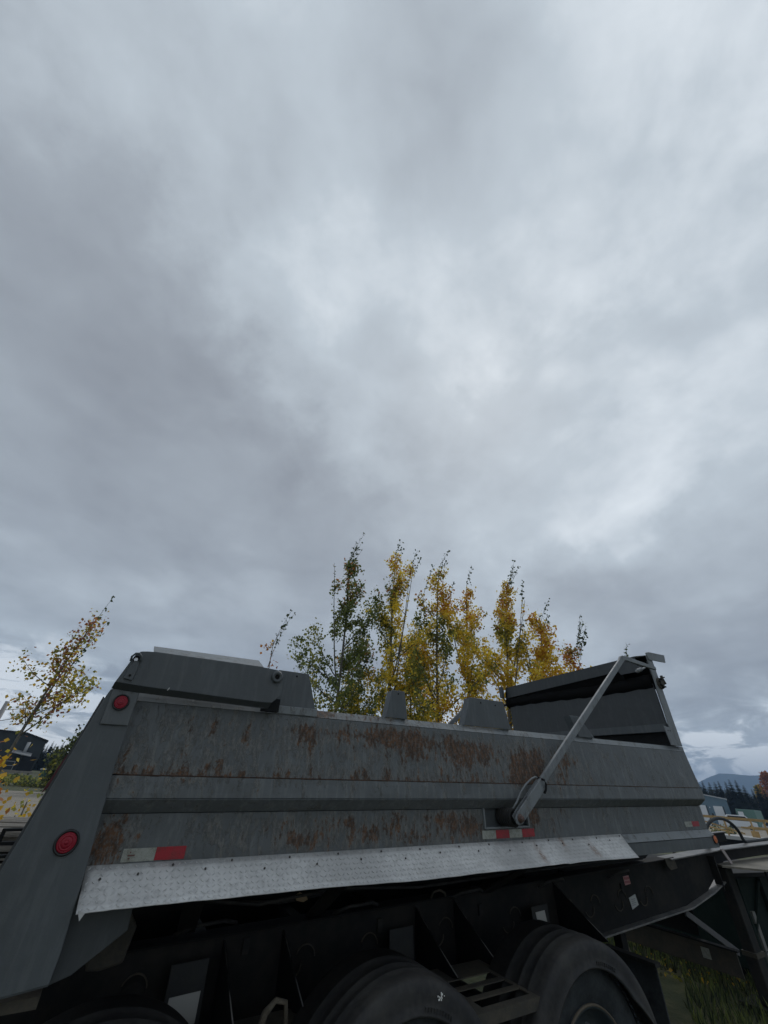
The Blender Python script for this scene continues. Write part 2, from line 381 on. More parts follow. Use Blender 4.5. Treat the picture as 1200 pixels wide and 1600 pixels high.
# --- long side wall as gridded folded sheets carrying a 'rust' attribute
RUST = []   # x, z, rx, rz, amount in trailer coordinates
def wall_sheet(name, prof, x0, x1, m_, rust=(), th=.006, dx=.04, wob=.0035, label=None, x0b=None, x1b=None, parent=None, sub=4):
    """prof: [(y,z)] from top to bottom"""
    pr = []
    for (a, b) in zip(prof[:-1], prof[1:]):
        for k in range(sub): pr.append((a[0]+(b[0]-a[0])*k/sub, a[1]+(b[1]-a[1])*k/sub))
    pr.append(prof[-1]); n = max(2, int(abs(x1-x0)/dx)); vs = []; ru = []
    for i in range(n+1):
        for j, (y, z) in enumerate(pr):
            u = j/(len(pr)-1); xa = x0+((x0b if x0b is not None else x0)-x0)*u; xc = x1+((x1b if x1b is not None else x1)-x1)*u
            x = xa+(xc-xa)*i/n
            w = wob*(mnoise.noise(Vector((x*2.3, z*5, 7)))*1.2+mnoise.noise(Vector((x*7, z*9, 3)))*.5)*min(1, 6*min(j, len(pr)-1-j)/len(pr)+.15)
            vs.append((x, y+w, z))
            ru.append(sum(a*math.exp(-((x-rx)/sx)**2-((z-rz)/sz)**2) for rx, rz, sx, sz, a in rust))
    k = len(pr)
    fs = [(i*k+j, i*k+j+1, (i+1)*k+j+1, (i+1)*k+j) for i in range(n) for j in range(k-1)]
    b = TB(); b.add(vs, fs)
    o = b.build(name, m_, TR if parent is None else parent, label=label)
    at = o.data.attributes.new('rust', 'FLOAT', 'POINT'); at.data.foreach_set('value', ru)
    s = o.modifiers.new('thickness', 'SOLIDIFY'); s.thickness = th; s.offset = 0
    return o
def rz_(px):   # helper table kept as plain numbers: (x, z, sx, sz, amount)
    return px
up_rust = [(.06, .06, .035, .16, .26), (.28, .20, .16, .04, .15), (.30, .04, .10, .06, .12), (.2, -.038, .4, .009, .30), (.95, .20, .12, .035, .42), (1.0, .14, .05, .10, .26),
           (1.22, .20, .07, .06, .34), (1.45, .21, .10, .06, .36), (1.62, .20, .13, .07, .46), (1.80, .18, .10, .09, .42), (2.12, .17, .10, .07, .44), (2.24, .10, .07, .10, .38), (2.42, .16, .09, .07, .38),
           (2.86, .06, .17, .13, .55), (2.72, .0, .10, .05, .4), (3.02, .12, .06, .10, .30), (3.28, .10, .12, .08, .32), (3.45, .14, .10, .07, .28), (3.25, .0, .1, .04, .30), (3.9, .20, .10, .05, .18),
           (1.1, -.038, .9, .008, .38), (2.6, -.038, .9, .008, .32), (1.9, .20, 1.0, .05, .10), (.4, .12, .3, .12, .10), (2.6, .10, .8, .12, .08), (.6, .15, .35, .12, .08), (2.2, .17, 1.2, .09, .13), (1.9, .1, 1.7, .14, .08), (1.35, .05, .015, .12, .22), (2.52, .08, .012, .14, .25), (.62, .15, .012, .13, .2), (3.55, .08, .015, .12, .22)]
wall_sheet('upper_side_panel', [(2.622, .2845), (2.600, -.034)], -.03, 5.38, M_WALL, up_rust, x1b=5.40)
mid_rust = [(.05, -.07, .05, .05, .3), (2.7, -.05, .2, .03, .32), (3.3, -.05, .2, .03, .2), (1.2, -.05, .6, .014, .22), (.35, -.055, .1, .03, .25)]
wall_sheet('middle_side_panel', [(2.596, -.040), (2.590, -.128)], -.03, 5.40, M_WALL, mid_rust)
wall_sheet('overhang_strip', [(2.591, -.132), (2.655, -.186)], -.03, 5.40, M_WALL, [], x1b=5.385, sub=2)
low_rust = [(.10, -.30, .09, .09, .55), (.22, -.215, .20, .02, .30), (.55, -.25, .06, .05, .25), (.85, -.25, .10, .05, .25), (1.05, -.32, .15, .04, .42), (1.25, -.24, .08, .06, .34), (1.45, -.30, .1, .05, .34), (1.65, -.25, .06, .08, .34), (1.85, -.33, .12, .04, .34),
            (1.95, -.24, .1, .05, .30), (2.1, -.26, .06, .09, .36), (2.28, -.28, .10, .10, .50), (1.6, -.29, .9, .12, .17), (.7, -.29, .02, .08, .2), (1.35, -.28, .012, .09, .2)]
wall_sheet('lower_side_panel', [(2.660, -.192), (2.660, -.376)], -.03, 2.400, M_WALL, low_rust)
low2 = [(2.90, -.25, .06, .10, .50), (3.0, -.22, .1, .04, .35), (3.12, -.30, .05, .06, .25), (3.25, -.21, .14, .03, .34), (3.75, -.205, .3, .015, .32), (4.3, -.205, .2, .015, .25)]
wall_sheet('lower_side_panel', [(2.660, -.192), (2.660, -.376)], 2.835, 5.385, M_WALL, low2)
wall_sheet('lower_side_panel', [(2.660, -.297), (2.660, -.376)], 2.406, 2.829, M_WALL, [(2.6, -.3, .3, .03, .35)], sub=2)
wall_sheet('sill_bevel', [(2.661, -.380), (2.622, -.432)], .02, 5.385, M_RAIL, [], x1b=5.42, sub=2)
wall_sheet('sill_face', [(2.621, -.436), (2.621, -.515)], .02, 5.42, M_CLEAN, [], sub=2)
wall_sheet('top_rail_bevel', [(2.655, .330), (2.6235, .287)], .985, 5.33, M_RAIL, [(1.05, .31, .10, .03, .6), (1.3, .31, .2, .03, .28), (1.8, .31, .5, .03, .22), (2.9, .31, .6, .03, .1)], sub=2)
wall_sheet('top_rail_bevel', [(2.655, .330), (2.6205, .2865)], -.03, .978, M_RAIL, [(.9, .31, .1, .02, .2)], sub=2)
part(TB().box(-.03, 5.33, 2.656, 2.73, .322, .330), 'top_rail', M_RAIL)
part(TB().box(-.03, 5.30, 2.700, 2.706, -.50, .320), 'seam_backing_sheet', M_DARK)  # dark sheet added behind the wall to stop sky showing through the seams
# weld bead along the seam (uneven)
b = TB(); pts = []
for i in range(150):
    x = .03+i*(5.35-.03)/149; pts.append((x, 2.5955+random.uniform(-.001, .0015), -.0375+random.uniform(-.0012, .0012)))
b.tube(pts, [random.uniform(.0022, .0045) for _ in pts], 6); part(b, 'seam_weld', mat('rusty_weld', (.04, .022, .015), .9, build=grime((.028, .017, .013), (.085, .045, .026), 30, 1, .5, .003)), smooth=True)
# vertical seams at front
part(TB().box(.012, 5.36, 4.95, 4.956, -.5, .31), 'far_side_panel', M_CLEAN)
part(TB().box(.02, 5.30, 2.75, 4.94, -.47, -.455), 'box_floor', M_CLEAN)
front = [(2.63, .29), (2.604, -.035), (2.594, -.13), (2.662, -.187), (2.664, -.378), (2.626, -.433), (2.626, -.51), (4.945, -.51), (4.945, .29)]
part(TB().yz(front, 5.345, 5.378), 'front_panel', M_CLEAN)
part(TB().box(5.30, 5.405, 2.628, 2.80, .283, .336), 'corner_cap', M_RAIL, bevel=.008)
# --- pocket for the tarp arm pivot
b = TB(); b.box(2.400, 2.835, 2.690, 2.697, -.292, -.19); b.box(2.400, 2.406, 2.66, 2.690, -.292, -.19); b.box(2.829, 2.835, 2.66, 2.690, -.292, -.19); b.box(2.406, 2.829, 2.66, 2.690, -.298, -.292)
part(b, 'pivot_pocket', M_CLEAN)
b = TB(); b.box(2.392, 2.404, 2.640, 2.662, -.305, -.188); b.box(2.404, 2.828, 2.640, 2.662, -.305, -.294); b.box(2.828, 2.840, 2.640, 2.662, -.305, -.188)
part(b, 'pocket_lip', M_LIGHT, bevel=.003)
# --- stakes on the rail
def stake(x0, x1, t0, t1, z1, y=2.625, name='board_stake', holes=()):
    o = part(TB().xz([(x0, .330), (x1, .330), (t1, z1), (t0, z1)], y, y+.010), name, M_CLEAN, bevel=.0025)
    part(TB().xz([(x0+.006, .330), (x0+.016, .330), (t0+.016, z1-.003), (t0+.006, z1-.003)], y+.0102, y+.075), 'stake_flange', M_CLEAN, parent=o)
    part(TB().xz([(x1-.016, .330), (x1-.006, .330), (t1-.006, z1-.003), (t1-.016, z1-.003)], y+.0102, y+.075), 'stake_flange', M_CLEAN, parent=o)
    for hx, hz in holes: part(TB().cyl((hx, hz), .0065, y-.0012, y+.002, 10), 'bolt_hole', M_HOLE, parent=o)
    return o
stake(.760, 1.022, .742, .947, .540, holes=((.865, .515),))
stake(1.552, 1.735, 1.600, 1.712, .512, holes=((1.655, .49),))
stake(2.262, 2.768, 2.345, 2.718, .537, holes=((2.46, .505), (2.62, .50)))
stake(3.63, 3.86, 3.56, 3.70, .500)
part(TB().box(.755, 1.03, 2.612, 2.6195, .290, .334), 'stake_base', M_RAIL, bevel=.003)
part(TB().bar((2.40, 3.0, .35), (2.62, 3.0, .515), .012, .035), 'rail_brace', M_LIGHT)

# --- rear corner post with lamps
post = [(-.139, .288), (-.129, .322), (-.118, .327), (.004, .327), (.008, 0.), (.022, -.20), (.036, -.37), (.048, -.62), (.044, -.70), (-.32, -.735), (-.262, -.38)]
pst = part(TB().xz(post, 2.560, 2.568), 'rear_corner_post', M_CLEAN, bevel=.003)
part(TB().xz([(-.02, -.12), (.020, -.12), (.043, -.705), (-.30, -.74), (-.28, -.69), (.01, -.66)], 2.5685, 2.60), 'post_return', M_CLEAN, parent=pst)
b = TB(); b.prism([(.0025, 2.5685, .322), (.0065, 2.5685, 0), (.018, 2.5685, -.2), (.034, 2.5685, -.37), (.026, 2.5685, -.37), (.010, 2.5685, -.2), (-.002, 2.5685, 0), (-.006, 2.5685, .322)], (0, .055, 0)); part(b, 'post_flange', M_CLEAN, parent=pst)
part(TB().box(-.118, .002, 2.548, 2.5595, .165, .322), 'lamp_plate', M_WALL, bevel=.004, parent=pst)
def lamp(x, z, y, r_, m_=M_RED, tilt=0):
    g = part(TB().arc([(r_*1.26, y+.004), (r_*1.26, y-.006), (r_*1.17, y-.012), (r_*1.02, y-.010), (r_, y-.004)], x, z, 0, 360, 32), 'marker_lamp', M_GASKET, smooth=True)
    part(TB().arc([(r_, y-.003), (r_*.96, y-.010), (r_*.84, y-.0108), (r_*.80, y-.0096), (r_*.76, y-.0112), (r_*.60, y-.0118), (r_*.56, y-.0104), (r_*.52, y-.0120), (r_*.3, y-.0122), (.0002, y-.0124)], x, z, 0, 360, 32), 'lens', m_, parent=g, smooth=True)
    part(TB().arc([(r_*.20, y-.0120), (r_*.16, y-.0142), (.0002, y-.0145)], x, z, 0, 360, 12), 'lens_centre', m_, parent=g, smooth=True)
    return g
lamp(-.063, .266, 2.548, .030); lamp(-.071, -.280, 2.560, .036)
# rear flanges / tailgate
tg = part(TB().xz([(-.150, .29), (-.128, .27), (-.250, -.38), (-.31, -.72), (-.335, -.73), (-.278, -.40)], 2.585, 4.96), 'tailgate', M_DARK)
part(TB().xz([(-.160, .225), (-.145, .245), (-.165, .15), (-.180, .13)], 2.60, 2.64), 'red_strip', mat('dark_red_strip', (.07, .004, .008), .5), parent=tg)
part(TB().xz([(-.205, .03), (-.190, .05), (-.222, -.09), (-.238, -.11)], 2.60, 2.64), 'red_strip', mat('dark_red_strip', (.07, .004, .008), .5), parent=tg)
b = TB(); b.box(-.334, -.322, 2.74, 2.77, -.345, -.245); b.box(-.322, -.26, 2.74, 2.77, -.255, -.245); b.box(-.322, -.27, 2.74, 2.77, -.302, -.290); b.box(-.322, -.28, 2.74, 2.77, -.345, -.334)
part(b, 'latch_bracket', M_BLACK, parent=tg)
gus = [(.03, -.515), (.268, -.515), (.272, -.590), (.110, -.700), (.03, -.722)]
part(TB().xz(gus, 2.622, 2.632), 'rear_gusset', M_DARK, bevel=.002)
b = TB(); b.xz([(.22, -.62), (.30, -.60), (.345, -.655), (.325, -.775), (.235, -.79), (.175, -.785), (.16, -.70)], 2.95, 2.99); part(b, 'hinge_block', M_BROWN, bevel=.01)
part(TB().box(-.30, .03, 2.62, 2.70, -.775, -.742), 'rear_sill', M_BROWN)

# --- swing board on the rear top edge
brd_pts = [(-.121, .352), (-.085, .470), (-.074, .497), (-.056, .513), (-.030, .518), (0, .520), (.62, .5205), (.735, .514), (.745, .490), (.748, .375), (.700, .331), (.640, .328), (0, .345)]
brd = part(TB().xz(brd_pts, 2.520, 2.532), 'rear_side_board', M_CLEAN, bevel=.003)
b = TB(); b.prism([(-.121, 2.520, .352), (0, 2.520, .345), (.640, 2.520, .328), (.700, 2.520, .331), (.69, 2.546, .303), (.64, 2.546, .300), (0, 2.546, .317), (-.128, 2.546, .324)], (0, .006, .002)); part(b, 'board_lower_fold', M_DARK, parent=brd)
b = TB(); b.prism([(.004, 2.521, .5215), (.612, 2.521, .5222), (.607, 2.655, .585), (-.004, 2.655, .578)], (0, .003, -.006)); part(b, 'board_top_fold', M_RAIL, parent=brd)
part(TB().box(-.006, .002, 2.516, 2.5195, .348, .518), 'board_crease', M_CLEAN, parent=brd)
part(TB().arc([(.013, 2.519), (.014, 2.508), (.026, 2.502), (.034, 2.508), (.034, 2.519)], .704, .474, 0, 360, 24), 'ring_boss', M_CLEAN, parent=brd, smooth=True)
part(TB().cyl((.704, .474), .0128, 2.515, 2.519, 14), 'boss_hole', M_HOLE, parent=brd)
b = TB(); b.xz([(-.092, .372), (-.050, .366), (-.044, .420), (-.046, .462), (-.070, .462), (-.082, .425)], 2.508, 2.5195); part(b, 'lug_plate', M_CLEAN, parent=brd, bevel=.002)
part(TB().cyl((-.067, .388), .006, 2.504, 2.508, 12), 'lug_hole', M_HOLE, parent=brd)
b = TB(); b.tube([(-.088, 2.502, .455), (-.089, 2.499, .478), (-.076, 2.498, .495), (-.060, 2.498, .497), (-.046, 2.499, .485), (-.044, 2.502, .458)], .0055, 8); part(b, 'lifting_ring', M_CLEAN, parent=brd, smooth=True)
part(TB().cyl((-.066, .474), .016, 2.5165, 2.5195, 18), 'ring_recess', M_HOLE, parent=brd)
part(TB().cyl((-.066, .468), .009, 2.512, 2.5162, 12), 'bright_pin', mat('bright_pin', (.7, .7, .72), .3, .3), parent=brd)
part(TB().box(.66, .76, 2.556, 2.60, .29, .36), 'board_hinge', M_BLACK)
part(TB().bar((.135, 2.5185, .352), (.128, 2.5185, .338), .004, .003), 'paint_chip', mat('bare_chip', (.6, .6, .58), .5))

# --- reflective tape
def tape(x0, x1, z0, z1, m_, y=2.6545, dx=0.):
    b = TB(); n = max(2, int((x1-x0)/.03)); vs = []
    for i in range(n+1):
        x = x0+(x1-x0)*i/n
        vs += [(x+dx, y+random.uniform(-.0004, .0004), z0+random.uniform(-.0006, .0006)), (x, y, z1)]
    fs = [(2*i, 2*i+1, 2*i+3, 2*i+2) for i in range(n)]
    o = part(b.add(vs, fs), 'reflective_tape', m_)
    s = o.modifiers.new('thickness', 'SOLIDIFY'); s.thickness = .0012
    return o
tape(.163, .303, -.3695, -.3215, M_WREF); tape(.304, .437, -.3685, -.3205, M_REDREF)
for i, mm in enumerate((M_WREF, M_REDREF, M_WREF, M_REDREF)): tape(2.372+i*.130, 2.500+i*.130, -.359, -.312, mm, 2.652)
tape(4.99, 5.12, -.352, -.312, M_WREF); tape(5.121, 5.25, -.352, -.311, M_REDREF)
b = TB()
for ax, az_, w in ((.192, -.335, .006), (.186, -.346, .03), (.190, -.357, .008)):
    b.box(ax, ax+w, 2.6520, 2.6526, az_-.0025, az_+.0025)
part(b, 'tape_print', mat('faded_print', (.13, .06, .05), .6))
lamp(5.372, -.452, 2.620, .030, M_AMBER)

# --- aluminium tread-plate apron
AT, AB = (2.655, -.374), (2.505, -.498)
def apron_pt(u, v):
    """u 0..1 along, v 0..1 downwards"""
    x = (.036+u*(3.935-.036))*(1-v)+(.053+u*(3.88-.053))*v
    sag = .004*math.sin(u*9.5)+.0016*math.sin(u*23+1)+.002*mnoise.noise(Vector((u*30, 0, 0)))
    k = v**1.4
    y = AT[0]+(AB[0]-AT[0])*v-(.010 if u < .03 else 0)*k+sag*.6*k; z = AT[1]+(AB[1]-AT[1])*v-.008*math.sin(v*math.pi)+sag*k-(.004 if u > .78 else 0)*k
    return Vector((x, y, z))
b = TB(); nu, nv = 120, 6; vs = [tuple(apron_pt(i/nu, j/nv)) for i in range(nu+1) for j in range(nv+1)]
fs = [(i*(nv+1)+j, i*(nv+1)+j+1, (i+1)*(nv+1)+j+1, (i+1)*(nv+1)+j) for i in range(nu) for j in range(nv)]
apr = part(b.add(vs, fs), 'splash_apron', M_ALU, smooth=True)
at = apr.data.attributes.new('rust', 'FLOAT', 'POINT')
at.data.foreach_set('value', [sum(.9*math.exp(-((i/nu-u)/.006)**2-((j/nv-v)/.35)**2) for u, v in ((.724, .55), (.88, .55), (.80, .1))) for i in range(nu+1) for j in range(nv+1)])
s_ = apr.modifiers.new('thickness', 'SOLIDIFY'); s_.thickness = .003
b = TB(); L_, H_ = 3.87, .196; pit = .0262; cells = int(L_/pit); rows = int(H_/pit)
for i in range(cells):
    for j in range(rows):
        u = (i+.5)/cells; v = (j+.5)/rows
        c = apron_pt(u, v); ux = (apron_pt(min(1, u+.002), v)-c).normalized(); vx = (apron_pt(u, min(1, v+.01))-c).normalized(); nn = vx.cross(ux).normalized()
        if nn.y > 0: nn = -nn
        sgn = 1 if (i+j) % 2 else -1; d = (ux+vx*sgn).normalized(); e_ = d.cross(nn)
        c = c+nn*.0016; sgn_ = random.uniform(.9, 1.05); a_, w_, h_ = .0105*sgn_, .0030, .0022
        b.add([tuple(c-d*a_), tuple(c+e_*w_), tuple(c+d*a_), tuple(c-e_*w_), tuple(c-d*a_*.45+nn*h_), tuple(c+d*a_*.45+nn*h_)],
              [(0, 1, 4), (1, 5, 4), (1, 2, 5), (2, 3, 5), (3, 4, 5), (3, 0, 4)])
part(b, 'tread_pattern', M_ALU, parent=apr, kind='stuff')
M_SCREW = mat('dirty_screw', (.05, .045, .04), .7)
for i in range(27):
    u = .015+i*.0374+random.uniform(-.004, .004); v = (.10, .28)[i % 2]*random.uniform(.8, 1.2) if i else .3
    c = apron_pt(u, v)+Vector((0, -.003, .003)); s_ = .0055
    b = MB(); b.arc([(s_, 0), (s_*.8, -.004), (.0001, -.0045)], 0, 0, 0, 360, 8)
    o = b.build('screw', M_SCREW, apr); o.location = c-BASE; o.rotation_euler = (-.7, 0, 0)
b = TB(); c = apron_pt(0.004, 1); b.add([tuple(c+Vector((-.012, 0, .01))), tuple(c+Vector((.016, -.004, 0))), tuple(c+Vector((.004, -.004, -.022))), tuple(c+Vector((.004, .004, -.01)))], [(0, 1, 2), (0, 3, 1), (0, 2, 3), (1, 3, 2)])
part(b, 'bent_corner', M_ALU, parent=apr)
# brackets carrying the apron
for k in range(7): part(TB().bar((.4+k*.55, 2.66, -.46), (.4+k*.55, 2.53, -.497), .03, .006), 'apron_bracket', M_BLACK)

# --- tarp arm
YA = 2.50
arm = part(TB().xz([(2.570, -.165), (2.628, -.205), (4.555, 1.047), (4.548, 1.078), (4.525, 1.112), (4.497, 1.112), (4.470, 1.098), (4.440, 1.058)], YA, YA+.028), 'tarp_arm', M_LIGHT, bevel=.004)
A0 = Vector((2.595, YA, -.232)); dA = Vector((4.50-2.595, 0, 1.085+.232)).normalized(); nA = Vector((-dA.z, 0, dA.x))
TR_ARM = arm
arm.data.clear_geometry() if False else None
def armbar(a, b_, w, y0, y1, name, m_, parent=TR, bv=.004):
    a = Vector((a[0], 0, a[1])); b_ = Vector((b_[0], 0, b_[1])); d = (b_-a).normalized(); n_ = Vector((-d.z, 0, d.x))*w/2
    pts = [(p.x, p.z) for p in (a-n_, b_-n_, b_+n_, a+n_)]
    return part(TB().xz(pts, y0, y1), name, m_, parent=parent, bevel=bv)
bpy.data.objects.remove(arm)
P0 = (2.590, -.236); P1 = (4.500, 1.105)
# arm and its elbow as one outline
d = Vector((P1[0]-P0[0], P1[1]-P0[1])).normalized(); n_ = Vector((-d[1], d[0]))
w = .027
def along(s_, o_): return (P0[0]+d[0]*s_+n_[0]*o_, P0[1]+d[1]*s_+n_[1]*o_)
Ltot = (Vector(P1)-Vector(P0)).length
out_ = [along(.18, -w), along(Ltot-.02, -w), (4.565, 1.118), (5.16, 1.090), (5.165, 1.128), (4.62, 1.166), (4.545, 1.166), (4.500, 1.150), along(Ltot-.03, w), along(.18, w)]
arm = part(TB().xz(out_, YA, YA+.026), 'tarp_arm', M_LIGHT, bevel=.005)
plate = [along(-.035, -.022), along(-.045, 0), along(-.035, .024), along(0, .038), along(.34, .034), along(.34, -.040), along(0, -.036)]
part(TB().xz(plate, YA-.012, YA-.0005), 'pivot_plate', M_LIGHT, parent=arm, bevel=.003)
part(TB().xz([along(-.02, -.03), along(-.02, .03), along(.36, .03), along(.36, -.03)], YA+.0265, YA+.036), 'pivot_plate_inner', M_LIGHT, parent=arm)
part(TB().arc([(.0001, YA-.040), (.015, YA-.040), (.018, YA-.034), (.018, YA-.020), (.026, YA-.018), (.026, YA-.0125)], P0[0], P0[1], 0, 360, 12), 'pivot_bolt', mat('rusty_bolt', (.09, .05, .04), .7, build=grime((.06, .035, .03), (.14, .085, .065), 60, 1, .5, .002)), parent=arm, smooth=True)
b = TB()
for k in range(7):
    y = YA+.045+k*.021; b.arc([(.046+.010*math.cos(q*math.pi/4), y+.010*math.sin(q*math.pi/4)) for q in range(9)], P0[0], P0[1], 0, 360, 24)
part(b, 'coil_spring', M_BLACK2, parent=arm, smooth=True)
part(TB().cyl(P0, .036, YA+.03, YA+.188, 18), 'spring_core', M_BLACK, parent=arm)
hp = [(P0[0]-.012, YA+.05, P0[1]+.04)]
for s_, o_ in ((.08, .055), (.16, .072), (.24, .074), (.32, .062), (.36, .048), (.378, .030)): q = along(s_, o_); hp.append((q[0], YA+.032, q[1]))
hp2 = list(hp)
for s_, o_, yy in ((.385, .010, -.018), (.375, -.015, -.020), (.345, -.038, -.020), (.318, -.044, -.018)): q = along(s_, o_); hp2.append((q[0], YA+yy, q[1]))
part(TB().tube(hp, .0065, 8), 'spring_leg', M_LIGHT, parent=arm, smooth=True)
part(TB().tube(hp2[6:], .008, 8), 'spring_hook', M_BLACK, parent=arm, smooth=True)
# --- front frame, hood and tarp roll
fp = part(TB().xz([(5.205, .335), (5.345, .335), (5.350, 1.02), (5.345, 1.30), (5.255, 1.30), (5.245, 1.02)], 2.600, 2.616), 'front_post', M_LIGHT, bevel=.003)
part(TB().box(5.335, 5.349, 2.617, 2.67, .34, 1.25), 'post_flange', M_DARK, parent=fp)
part(TB().xz([(5.112, .335), (5.212, .335), (5.240, .50), (5.085, .52)], 2.592, 2.5995), 'post_foot', M_LIGHT, bevel=.002)
part(TB().xz([(5.23, 1.315), (5.25, 1.236), (5.62, 1.250), (5.655, 1.348), (5.30, 1.335), (5.235, 1.318)][::-1], 2.588, 2.5985), 'arm_stop_plate', M_LIGHT, bevel=.003)
for hx in (5.14, 5.18): part(TB().cyl((hx, .475), .006, 2.590, 2.5925, 10), 'bolt_hole', M_HOLE)
bh = part(TB().xz([(5.27, .475), (5.285, .475), (5.285, .975), (5.27, .975)], 2.65, 4.95), 'bulkhead_extension', M_DARK)
part(TB().prism([(5.262, 2.66, .555), (5.262, 4.94, .555), (5.262, 4.94, .478), (5.262, 2.66, .478)], (-.004, 0, 0)), 'bulkhead_edge', M_CLEAN, parent=bh)
part(TB().box(5.31, 5.33, 2.66, 4.94, .29, .56), 'bulkhead_gap_black', M_BLACK)  # black plate added behind the bulkhead so the gap below stays dark
bst = part(TB().xz([(5.262, .33), (5.300, .33), (5.300, .50), (5.262, .50)], 3.95, 4.05), 'bulkhead_leg', M_DARK)
# hood: top sheet, hanging front lip, black back
hood = part(TB().prism([(5.19, 2.72, 1.285), (5.235, 4.95, 1.225), (5.235, 4.95, 1.075), (5.19, 2.72, 1.165)], (.008, 0, 0)), 'tarp_hood', M_DARK, bevel=.002)
part(TB().prism([(5.19, 2.72, 1.287), (5.235, 4.95, 1.227), (5.50, 4.95, 1.28), (5.46, 2.72, 1.34)], (0, 0, .006)), 'hood_top', M_DARK, parent=hood)
part(TB().prism([(5.40, 2.70, .97), (5.40, 4.95, .93), (5.42, 4.95, 1.27), (5.42, 2.70, 1.33)], (.01, 0, 0)), 'hood_back', M_VINYL, parent=hood)
part(TB().xz([(5.20, 1.08), (5.235, 1.227), (5.50, 1.28), (5.42, .93), (5.3, .95)], 4.952, 4.962), 'hood_end', M_BLACK, parent=hood)
part(TB().box(5.14, 5.19, 4.965, 5.02, 1.08, 1.24), 'hood_bracket', M_CLEAN)
b = TB(); pts = [(5.31, y, 1.005-.012*math.sin(y*2.4)) for y in np.linspace(2.66, 4.99, 26)]
b.tube(pts, [.082+.006*math.sin(i*2.1) for i in range(26)], 14); part(b, 'tarp_roll', M_VINYL, smooth=True)
b = TB(); b.prism([(5.205, 2.95, 1.17), (5.242, 4.93, 1.09), (5.30, 4.93, .945), (5.29, 2.95, .965)], (.01, 0, 0)); part(b, 'tarp_flap', M_VINYL)
part(TB().bar((5.26, 4.96, .985), (5.22, 5.28, .97), .03, .03), 'roll_shaft', M_BLACK)
part(TB().prism([(5.185, 2.67, 1.180), (5.185, 2.98, 1.166), (5.185, 2.95, 1.112), (5.185, 2.67, 1.115)], (.008, 0, 0)), 'hood_end_flap', M_DARK)
g = part(TB().arc([(.0001, 2.560), (.030, 2.560), (.034, 2.566), (.034, 2.578), (.060, 2.580), (.064, 2.5995)], 5.325, .975, 0, 360, 20), 'roll_gearbox', M_BROWN, smooth=False)
for k in range(7):
    a = k*.9; part(TB().arc([(.0001, 2.556), (.009, 2.556), (.009, 2.5795)], 5.325+.048*math.cos(a), .975+.048*math.sin(a), 0, 360, 6), 'gear_bolt', M_BLACK, parent=g)
b = TB()
for k in range(10): b.bar((5.34+random.uniform(-.03, .04), 2.565, 1.0+random.uniform(-.03, .06)), (5.36+random.uniform(-.04, .05), 2.562, 1.02+random.uniform(-.05, .05)), .012, .012)
part(b, 'gear_linkage', M_BROWN, parent=g)
b = TB(); b.tube([(4.93, 2.62, 1.065), (5.02, 2.62, 1.09), (5.16, 2.62, 1.14)], .010, 8); st_ = part(b, 'spring_strut', M_STEEL, smooth=True)
part(TB().tube([(4.955, 2.62, 1.072), (5.06, 2.62, 1.106)], .021, 10), 'strut_barrel', M_LIGHT, parent=st_, smooth=False)

# --- chassis
def fz(x, base=-.842): return base+(x-.34)*.0233
b = TB()
xs = [-.6, .34, 2, 4, 5.73]
webt = [(x, fz(x)) for x in xs]+[(6.79, -.685), (9.2, -.665)]
webb = [(9.2, -.78), (7.0, -.80), (6.42, -1.03), (5.9, -1.11), (4.3, -1.175), (2.4, -1.19), (-.6, -1.23)]
rail = part(TB().xz(webt+webb, 3.400, 3.415), 'chassis_rail', mat('dusty_web_paint', (.015, .015, .015), .75, spec=.2, build=grime((.009, .010, .011), (.028, .026, .023), 1.6, .9, .3, .004)))
def strip(pts, y0, y1, th, name, m_, parent):
    b = TB()
    vs = []
    for x, z in pts: vs += [(x, y0, z), (x, y1, z), (x, y1, z-th), (x, y0, z-th)]
    fs = [(4*i+q, 4*i+(q+1) % 4, 4*i+4+(q+1) % 4, 4*i+4+q) for i in range(len(pts)-1) for q in range(4)]+[(0, 1, 2, 3), tuple(4*len(pts)-4+q for q in (3, 2, 1, 0))]
    return part(b.add(vs, fs), name, m_, parent=parent, bevel=.003)
strip([(x, fz(x)+.012) for x in xs[:-1]]+[(5.70, fz(5.7)+.012)], 3.335, 3.47, .012, 'top_flange', M_BLACK, rail)
strip([(5.705, fz(5.7)+.012), (6.79, -.671), (9.2, -.651)], 3.30, 3.47, .012, 'drawbar_flange', mat('lit_scuffed_steel', (.12, .12, .12), .45, build=grime((.085, .088, .09), (.20, .19, .18), 5, 1, .3, .004)), rail)  # paler than the rail: light on the rising top face put into the colour
strip([(-.6, -1.231), (2.4, -1.191), (4.3, -1.176), (5.9, -1.111), (6.42, -1.031), (6.75, -.96)], 3.33, 3.47, .014, 'bottom_flange', MATS['lit_scuffed_steel'], rail)
rail2 = part(TB().xz(webt+webb, 4.300, 4.315), 'chassis_rail', M_BLACK)
strip([(5.9, -.70), (6.79, -.671), (9.2, -.651)], 4.27, 4.34, .012, 'drawbar_flange', MATS['lit_scuffed_steel'], rail2)
for k in range(9): part(TB().box(.1+k*.7, .18+k*.7, 3.416, 4.299, -1.13, -.90), 'cross_member', M_BLACK)
part(TB().box(-.3, 5.3, 3.38, 3.50, -.70, -.52), 'box_runner', M_BLACK); part(TB().box(-.3, 5.3, 4.2, 4.32, -.70, -.52), 'box_runner', M_BLACK)
for k in range(13): part(TB().box(.1+k*.42, .16+k*.42, 2.67, 4.9, -.51, -.472), 'floor_bearer', M_BLACK)
for x_ in (.55, 1.35, 2.9): part(TB().bar((x_, 2.75, -.53), (x_+.12, 3.40, -.80), .10, .012), 'underbody_brace', M_BLACK2)
